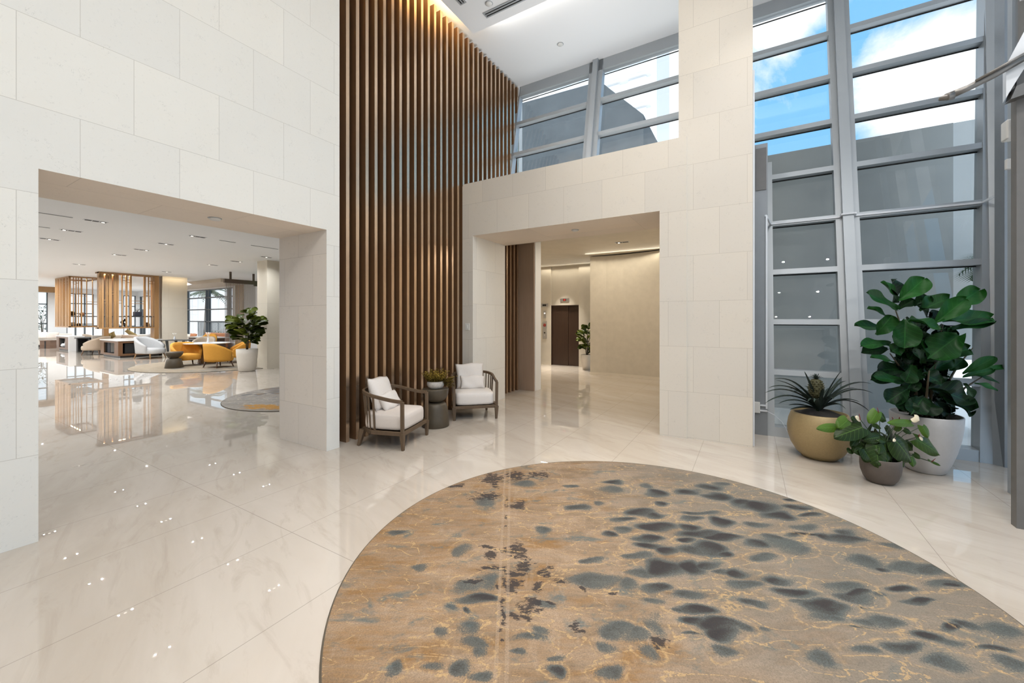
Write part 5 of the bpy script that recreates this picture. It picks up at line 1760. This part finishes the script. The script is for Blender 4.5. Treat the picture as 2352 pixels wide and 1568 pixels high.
for px, lb, mt in ((444, 'dark rust cushion at the left end of the rust bench', 'rust_fabric'), (437, 'white cushion left of the rust bench', 'sofa_white')):
    q = spot(px, 20.95 if px == 444 else 21.15)
    o = superpillow(.19, .15, .06, .8, 9).build('cushion', M[mt], smooth=True)
    o.location = (*q, .66 if px == 444 else .62)
    o.rotation_euler = (-.2, .1, YAW)
    tag(o, lb, 'cushion', 'cushions in the lounge')
# low planting outside the palm window
for px, lb in ((465, 'green shrub at the foot of the palm window'), (516, 'small green shrub near the window mullion')):
    q = spot(px, 23.5)
    t = thing('shrub', lb, 'shrub', (q[0], 11.4, -.05))
    mb, at = MB(), []
    for k in range(60):
        a = random.uniform(0, 6.28)
        e = Vector((random.uniform(.2, .5) * math.cos(a), random.uniform(.2, .5) * math.sin(a), random.uniform(.5, .95)))
        leaf(mb, at, e * .5, e, .07, (0, -1, .5), 'blade', random.uniform(.4, 1), .1, .2, 0, 4, 3)
    attr_build(mb, at, 'foliage', M['fig_lobby'], t)
    MB().tube([(0, 0, 0), (0, 0, .45)], .02, 5).build('stem', M['stem'], t)

# far left group: sofa, cushions, wooden table, palm, low dark table
q = spot(104, 22.6)
sf = thing('sofa', 'white sofa at the far left of the lounge', 'sofa', (*q, 0), math.radians(90))
MB().rbox(-1.1, 1.1, -.42, .42, .12, .46, .06).build('seat', M['sofa_white'], sf)
MB().rbox(-1.1, 1.1, .25, .48, .40, .72, .06).build('backrest', M['sofa_white'], sf)
for sx in (-1, 1):
    MB().rbox(sx * 1.1 - .1, sx * 1.1 + .1, -.42, .46, .12, .6, .05).build('arm', M['sofa_white'], sf)
MB().box(-1.1, 1.1, -.38, .4, 0, .12).build('base', M['charcoal'], sf)
for px, dd, lb, mt in ((98, 22.2, 'white cushion on the far left sofa', 'sofa_white'), (107, 22.1, 'peach cushion on the far left sofa beside white one', 'pillow_fabric'), (121, 22.0, 'peach cushion at the right end of the far left sofa', 'cream_fabric')):
    q = spot(px, dd)
    o = superpillow(.24, .20, .09, .8, 9).build('cushion', M[mt], smooth=True)
    o.location = (*q, .66)
    o.rotation_euler = (-.25, .05, YAW + .5)
    tag(o, lb, 'cushion', 'cushions in the lounge')
q = spot(117, 21.3)
wt_ = thing('side_table', 'dark wooden block table in front of the far left sofa', 'side table', (*q, 0), YAW)
MB().box(-.30, .24, -.25, .25, .0, .40).build('body', M['wood_dark'], wt_)
MB().box(-.32, .26, -.27, .27, .40, .43).build('top', M['wood_dark'], wt_)
MB().box(-.05, .02, -.26, -.25, .0, .40).build('gap', M['black'], wt_)
small_fig('potted_palm', 'tall leafy green plant before the far left window', spot(97, 24.5), [(.0, 0), (.2, 0), (.26, .3), (.26, .45), (.24, .45), (.0, .4)], M['palm_leaf'], M['pot_cream'], .75, .9, 2.4, 110, 77, .10)
q = spot(203, 19.1)
dk = thing('low_table', 'black low table between the dark console and beige chair', 'table', (*q, 0), YAW)
MB().rbox(-.35, .35, -.3, .3, .64, .69, .01).build('tabletop', M['charcoal'], dk)
for sx in (-1, 1):
    MB().box(sx * .28 - .04, sx * .28 + .04, -.24, .24, 0, .64).build('leg', M['charcoal'], dk)
MB().box(-.26, .26, .15, .2, .1, .6).build('back_panel', M['charcoal'], dk)
for px, dd, z, lb, mt, ro in ((245, 19.0, .76, 'olive cushion standing behind the oak console at left', 'green_fabric', .35), (256, 19.1, .76, 'gold cushion tipped beside the olive one behind console', 'green_fabric', -.5),
                              (298, 19.2, .70, 'long peach cushion lying behind the oak console', 'cream_fabric', .05), (305, 19.45, .80, 'small gold cushion above the long peach cushion', 'green_fabric', .6)):
    q = spot(px, dd)
    hh = (.20, .16) if 'long' not in lb else (.42, .10)
    o = superpillow(hh[0], hh[1], .07, .8, 9).build('cushion', M[mt], smooth=True)
    o.location = (*q, z)
    o.rotation_euler = (-.2, ro, YAW)
    tag(o, lb, 'cushion', 'cushions in the lounge')
q = spot(297, 19.75)
s2 = thing('sofa', 'pale sofa hidden behind the oak console', 'sofa', (*q, 0), math.radians(90))
MB().rbox(-1.25, 1.2, -.55, .35, .12, .62, .06).build('seat', M['taupe_fabric'], s2)
MB().rbox(-1.25, 1.2, .2, .42, .4, .78, .06).build('backrest', M['sofa_white'], s2)
MB().box(-1.2, 1.15, -.5, .35, 0, .12).build('base', M['charcoal'], s2)
q = spot(338, 18.8)
s3 = tub_chair('lounge_chair', 'grey lounge chair behind the console near the pillar', q, YAW + math.radians(-20), .95, .8, .88, M['grey_fabric'], M['wood_dark'])

# bead screen hanging from a bronze bar
bs = thing('bead_screen', 'hanging screen of fine strands on a bronze bar', 'bead screen', (-17.35, 8.05, 3.02))
MB().box(-.05, .05, -.58, .62, -.06, .09).build('bar', M['bronze_bar'], bs)
for y in (-.36, .48):
    MB().box(-.03, .03, y - .03, y + .03, .09, .375).build('hanger', M['bronze_bar'], bs)
MB().box(-.03, .03, .50, .62, -.12, .09).build('end_bracket', M['bronze_bar'], bs)
sd = MB()
for k in range(34):
    y = -.54 + 1.08 * k / 33
    sd.tube([(0, y, -.06), (0, y, -2.35)], .011, 4, False)
o = sd.build('strands', M['strand'], bs)
o['kind'] = 'stuff'
ex = thing('exit_sign', 'small green exit sign beyond the bead screen', 'exit sign', (-16.6, 9.0, 2.95))
MB().box(-.14, .14, -.02, .02, -.16, .16).build('panel', M['exit_green'], ex)
MB().box(-.02, .02, -.015, .015, .16, .44).build('bracket', M['bronze_bar'], ex)

# rugs of the lounge
M['rug_lounge'] = rug_material('lounge_rug', (.30, .25, .19), (.46, .385, .295), (.38, .31, .22), (.27, .25, .22), (.18, .16, .14), (.52, .45, .34))
M['rug_gold'] = rug_material('grey_gold_rug', (.27, .245, .22), (.41, .375, .335), (.30, .265, .23), (.15, .15, .155), (.50, .24, .035), (.72, .62, .45))
lu, lv = (-15.8 * CT + 7.0 * ST) * 100, (15.8 * ST + 7.0 * CT) * 100
random.seed(3)
bl = [(lu + random.uniform(-240, 240), lv + random.uniform(-240, 240), random.uniform(10, 40), random.uniform(8, 25), random.uniform(1, 6)) for _ in range(40)]
rug_disc('rug', -15.8, 7.0, 2.62, .012, M['rug_lounge'], bl, [], 'round beige rug under the mustard chairs', .05)
lu, lv = (-7.72 * CT + 4.9 * ST) * 100, (7.72 * ST + 4.9 * CT) * 100
bl = [(lu + random.uniform(-140, 140), lv + random.uniform(-20, 140), random.uniform(8, 30), random.uniform(5, 14), random.uniform(1, 5)) for _ in range(40)]
bl = [b for b in bl if not (b[0] > lu - 70 and b[1] < lv - 60)]
gd = [(lu + 10 + random.uniform(-70, 60), lv - 120 + random.uniform(-14, 20), random.uniform(14, 30), random.uniform(5, 12)) for _ in range(16)]
rug_disc('rug', -7.72, 4.9, 1.49, .012, M['rug_gold'], bl, gd, 'grey and gold round rug half hidden behind the pier', .03)

# ceiling fittings of the lounge
rows = {2.42: ('near', [-7.5, -9.02, -10.57, -12.15, -13.87]), 4.04: ('middle', [-7.5, -9.02, -10.6, -12.3, -13.88, -15.55, -19.37]), 6.42: ('far', [-12.33, -14.08, -15.71, -19.47])}
ordn = ['first', 'second', 'third', 'fourth', 'fifth', 'sixth', 'seventh']
for y, (rn, xs) in rows.items():
    for i, x in enumerate(xs):
        downlight('recessed_light', 'recessed three-cell light in the lounge ceiling, %s of the %s row' % (ordn[i], rn), x, y, ZL, 3, False, 'recessed lights of the lounge ceiling', 'ceiling light', (i + (y > 3)) % 3)
for (a, b_, lb) in (((88, 487), (166, 500), 'thin air slot nearest the opening in the lounge ceiling'), ((88, 519), (113, 524), 'thin air slot second from the opening at far left'),
                    ((505, 551), (540, 557), 'short thin air slot right of the middle lights'), ((576, 563), (640, 572), 'thin air slot beside the opening jamb')):
    pa, pb = ceilp(*a), ceilp(*b_)
    xm = (pa[0] + pb[0]) / 2
    y0 = pa[1] - (.8 if a[0] == 88 else 0)
    t = thing('slot_diffuser', lb, 'air diffuser', (xm, (y0 + pb[1]) / 2, ZL), 0, 'air slots of the lounge ceiling')
    hl = (pb[1] - y0) / 2
    MB().box(-.02, .02, -hl, hl, -.006, 0).build('frame', M['alu'], t)
    MB().box(-.012, .012, -hl + .01, hl - .01, -.008, -.005).build('slot', M['steel_dark'], t)

# ------------------------------------------------------------------ light
def area(name, loc, size, power, col=(1, 1, 1), rot=(0, 0, 0), sizey=None, spread=PI, shape=None):
    l = bpy.data.lights.new(name, 'AREA')
    l.energy = power
    l.color = col
    l.size = size
    l.spread = spread
    l.shape = shape or ('RECTANGLE' if sizey else 'DISK')
    if sizey:
        l.size_y = sizey
    o = bpy.data.objects.new(name, l)
    o.location = loc
    o.rotation_euler = rot
    COL.objects.link(o)
    return o


COOL = (.92, .955, .985)
WARM, NEUT, GOLD = (1, .87, .70), (1, .965, .925), (1, .66, .28)
# unseen lamps added in the hall ceiling to brighten walls, fins and floor
for x, y in [(x, y) for x in (.9, 2.0) for y in (-4.6, -2.4, -.2, 1.8)] + [(-.6, 3.6), (-.9, -1.4)]:
    area('hall_fill', (x, y, ZD - .02), .06, HALL_W, NEUT)
for x, y in ((-1.9, 1.2), (-2.3, 3.0), (-.9, 2.2), (-1.6, 4.6), (.1, 4.7), (.2, 3.1), (1.3, 4.9), (1.4, 3.4), (.2, 1.3), (1.5, 1.9)):
    area('floor_fill', (x, y, ZD - .02), .06, FLOOR_W * (.3 if x > 1 else 1), NEUT, spread=math.radians(72))  # narrow fill beams added to lift the floor
# LED cove above the dropped panel
area('cove_light', (-3.98, 2.6, ZD + .10), .05, 95, GOLD, (PI, math.radians(-35), 0), 5.4)
area('cove_light', (-.9, 5.46, ZD + .12), 5.9, COVE_W, (1, .95, .88), (math.radians(138), 0, 0), .06, math.radians(100))
area('ledge_fill', (-2.5, 6.45, 3.955), 3.4, LEDGE_W, (.97, .985, 1), (PI, 0, 0), .05)  # unseen fill strip added on the ledge to lift the hall ceiling
# lounge lamps sit in the recessed fittings
for y, (rn, xs) in rows.items():
    for x in xs:
        for o_ in (-.085, .085):
            area('lounge_lamp_and_fill', (x, y + o_, ZL - .02), .022, LOUNGE_W / 2, COOL, spread=math.radians(150))
for x in (-17.4, -20.5, -24, -27, -30, -33):
    for y in ((2.4, 4.0, 8.6) if x < -21 else (2.4, 5.2)):
        area('lounge_lamp_and_fill', (x, y, ZL - .02), .03, LOUNGE_W * 3.6, COOL, spread=math.radians(160))  # added fill without fittings, brightens the far end of the lounge
# washer over the stone pillar and the hanging shelves
area('pillar_washer', (-21.4, 7.4, ZL - .03), .05, 2, (1, .8, .52), (0, math.radians(20), 0), .9)
area('shelf_light', (-21.8, 5.5, ZL - .08), .05, 36, GOLD, (0, 0, 0), .8)
area('shelf_light', (-26, 5.3, ZL - .08), 1.6, 26, GOLD, (0, 0, 0), .05)
# lift lobby
for x, y in ((-2.6, 8.2), (-1.2, 8.8), (-3.3, 9.6), (-5.2, 9.6), (-2.0, 7.3)):
    area('lift_lobby_downlight', (x, y, ZK - .02), .08, LIFT_W, WARM)
area('wall_washer', (-5.32, 11.95, ZK - .02), .08, 34, (1, .93, .82), (math.radians(-12), 0, 0), None, math.radians(70))
area('curved_wall_cove', (-2.6, 10.50, ZK - .02), 2.6, 16, (1, .9, .72), (math.radians(-25), 0, 0), .03)
area('lift_wall_cove', (-5.0, 12.18, ZK - .02), 2.4, 9, (1, .9, .72), (math.radians(-20), 0, 0), .03)

sun = bpy.data.lights.new('sun', 'SUN')
sun.energy = 4.0
sun.angle = math.radians(2)
so = bpy.data.objects.new('sun', sun)
so.rotation_euler = (math.radians(40), 0, 0)      # from behind the building, shining away from the viewer
COL.objects.link(so)

# ------------------------------------------------------------------ sky with clouds
wd = bpy.data.worlds.new('sky')
scene.world = wd
wd.use_nodes = True
nt = wd.node_tree
bg = nt.nodes['Background']
tc = nt.nodes.new('ShaderNodeTexCoord')
D = tc.outputs['Generated']
sx = nt.nodes.new('ShaderNodeSeparateXYZ')
nt.links.new(D, sx.inputs[0])
base = ramp(nt, sx.outputs[2], [(0.0, (1.06, 1.08, 1.1)), (.16, (.62, .82, 1.0)), (.30, (.27, .62, 1.0)), (.52, (.235, .59, 1.0)), (.70, (1.0, 1.03, 1.06))])


def sdir(px, py):
    a, c = (px - CXP) / FPX, (HYP - py) / FPX
    v = Vector((a * CT - ST, a * ST + CT, c))
    return v.normalized()


dis = noise(nt, D, 5.5, 7, .62, .4)
cl = None
for (px, py, rad, wt_s) in ((2130, 190, .125, 1.0), (2225, 215, .11, 1.0), (2050, 230, .085, .9), (2200, 105, .04, .8), (1790, 30, .085, .9), (1860, 5, .07, .7), (2110, 290, .07, .5),
                            (1470, 200, .26, 1.2), (1260, 230, .22, 1.2), (1560, 330, .12, 1.0), (1310, 120, .2, 1.1)):
    dn = nt.nodes.new('ShaderNodeVectorMath')
    dn.operation = 'DISTANCE'
    nt.links.new(D, dn.inputs[0])
    dn.inputs[1].default_value = sdir(px, py)
    q = math_(nt, 'DIVIDE', dn.outputs['Value'], rad)
    q = math_(nt, 'SUBTRACT', math_(nt, 'MULTIPLY', math_(nt, 'SUBTRACT', 1.15, q), wt_s), math_(nt, 'MULTIPLY', math_(nt, 'SUBTRACT', .55, dis), 1.9))
    cl = q if cl is None else math_(nt, 'MAXIMUM', cl, q)
gen = math_(nt, 'MULTIPLY', math_(nt, 'SUBTRACT', noise(nt, D, 2.6, 7, .6), .60), 3.0)
front = nt.nodes.new('ShaderNodeVectorMath')
front.operation = 'DOT_PRODUCT'
nt.links.new(D, front.inputs[0])
front.inputs[1].default_value = sdir(2000, 300)
gen = math_(nt, 'SUBTRACT', gen, math_(nt, 'MULTIPLY', math_(nt, 'GREATER_THAN', front.outputs['Value'], .84), 1.6))
cl = math_(nt, 'MAXIMUM', cl, gen)
mask = ramp(nt, cl, [(.10, 0.0), (.50, 1.0)])
skyc = mixc(nt, mask, base, (1.12, 1.12, 1.13))
nt.links.new(skyc, bg.inputs[0])
bg.inputs[1].default_value = SKY

# ------------------------------------------------------------------ camera
cam = bpy.data.cameras.new('camera')
cam.sensor_width = 36
cam.lens = FPX / 2352 * 36
cam.shift_y = (HYP - 784) / 2352
cam.clip_start = .05
cam.clip_end = 300
co = bpy.data.objects.new('camera', cam)
co.location = (0, 0, HCAM)
co.rotation_euler = (PI / 2, 0, YAW)
COL.objects.link(co)
scene.camera = co

vs_ = scene.view_settings
vs_.view_transform = 'Standard'
vs_.look = 'None'
vs_.exposure = EXPO
vs_.gamma = 1
vs_.use_curve_mapping = False
cy = scene.cycles
cy.use_adaptive_sampling = True
cy.adaptive_threshold = .06
cy.adaptive_min_samples = 20
cy.max_bounces = 6
cy.diffuse_bounces = 3
cy.glossy_bounces = 3
cy.transparent_max_bounces = 12
cy.transmission_bounces = 4
cy.caustics_reflective = False
cy.caustics_refractive = False
cy.sample_clamp_indirect = 6
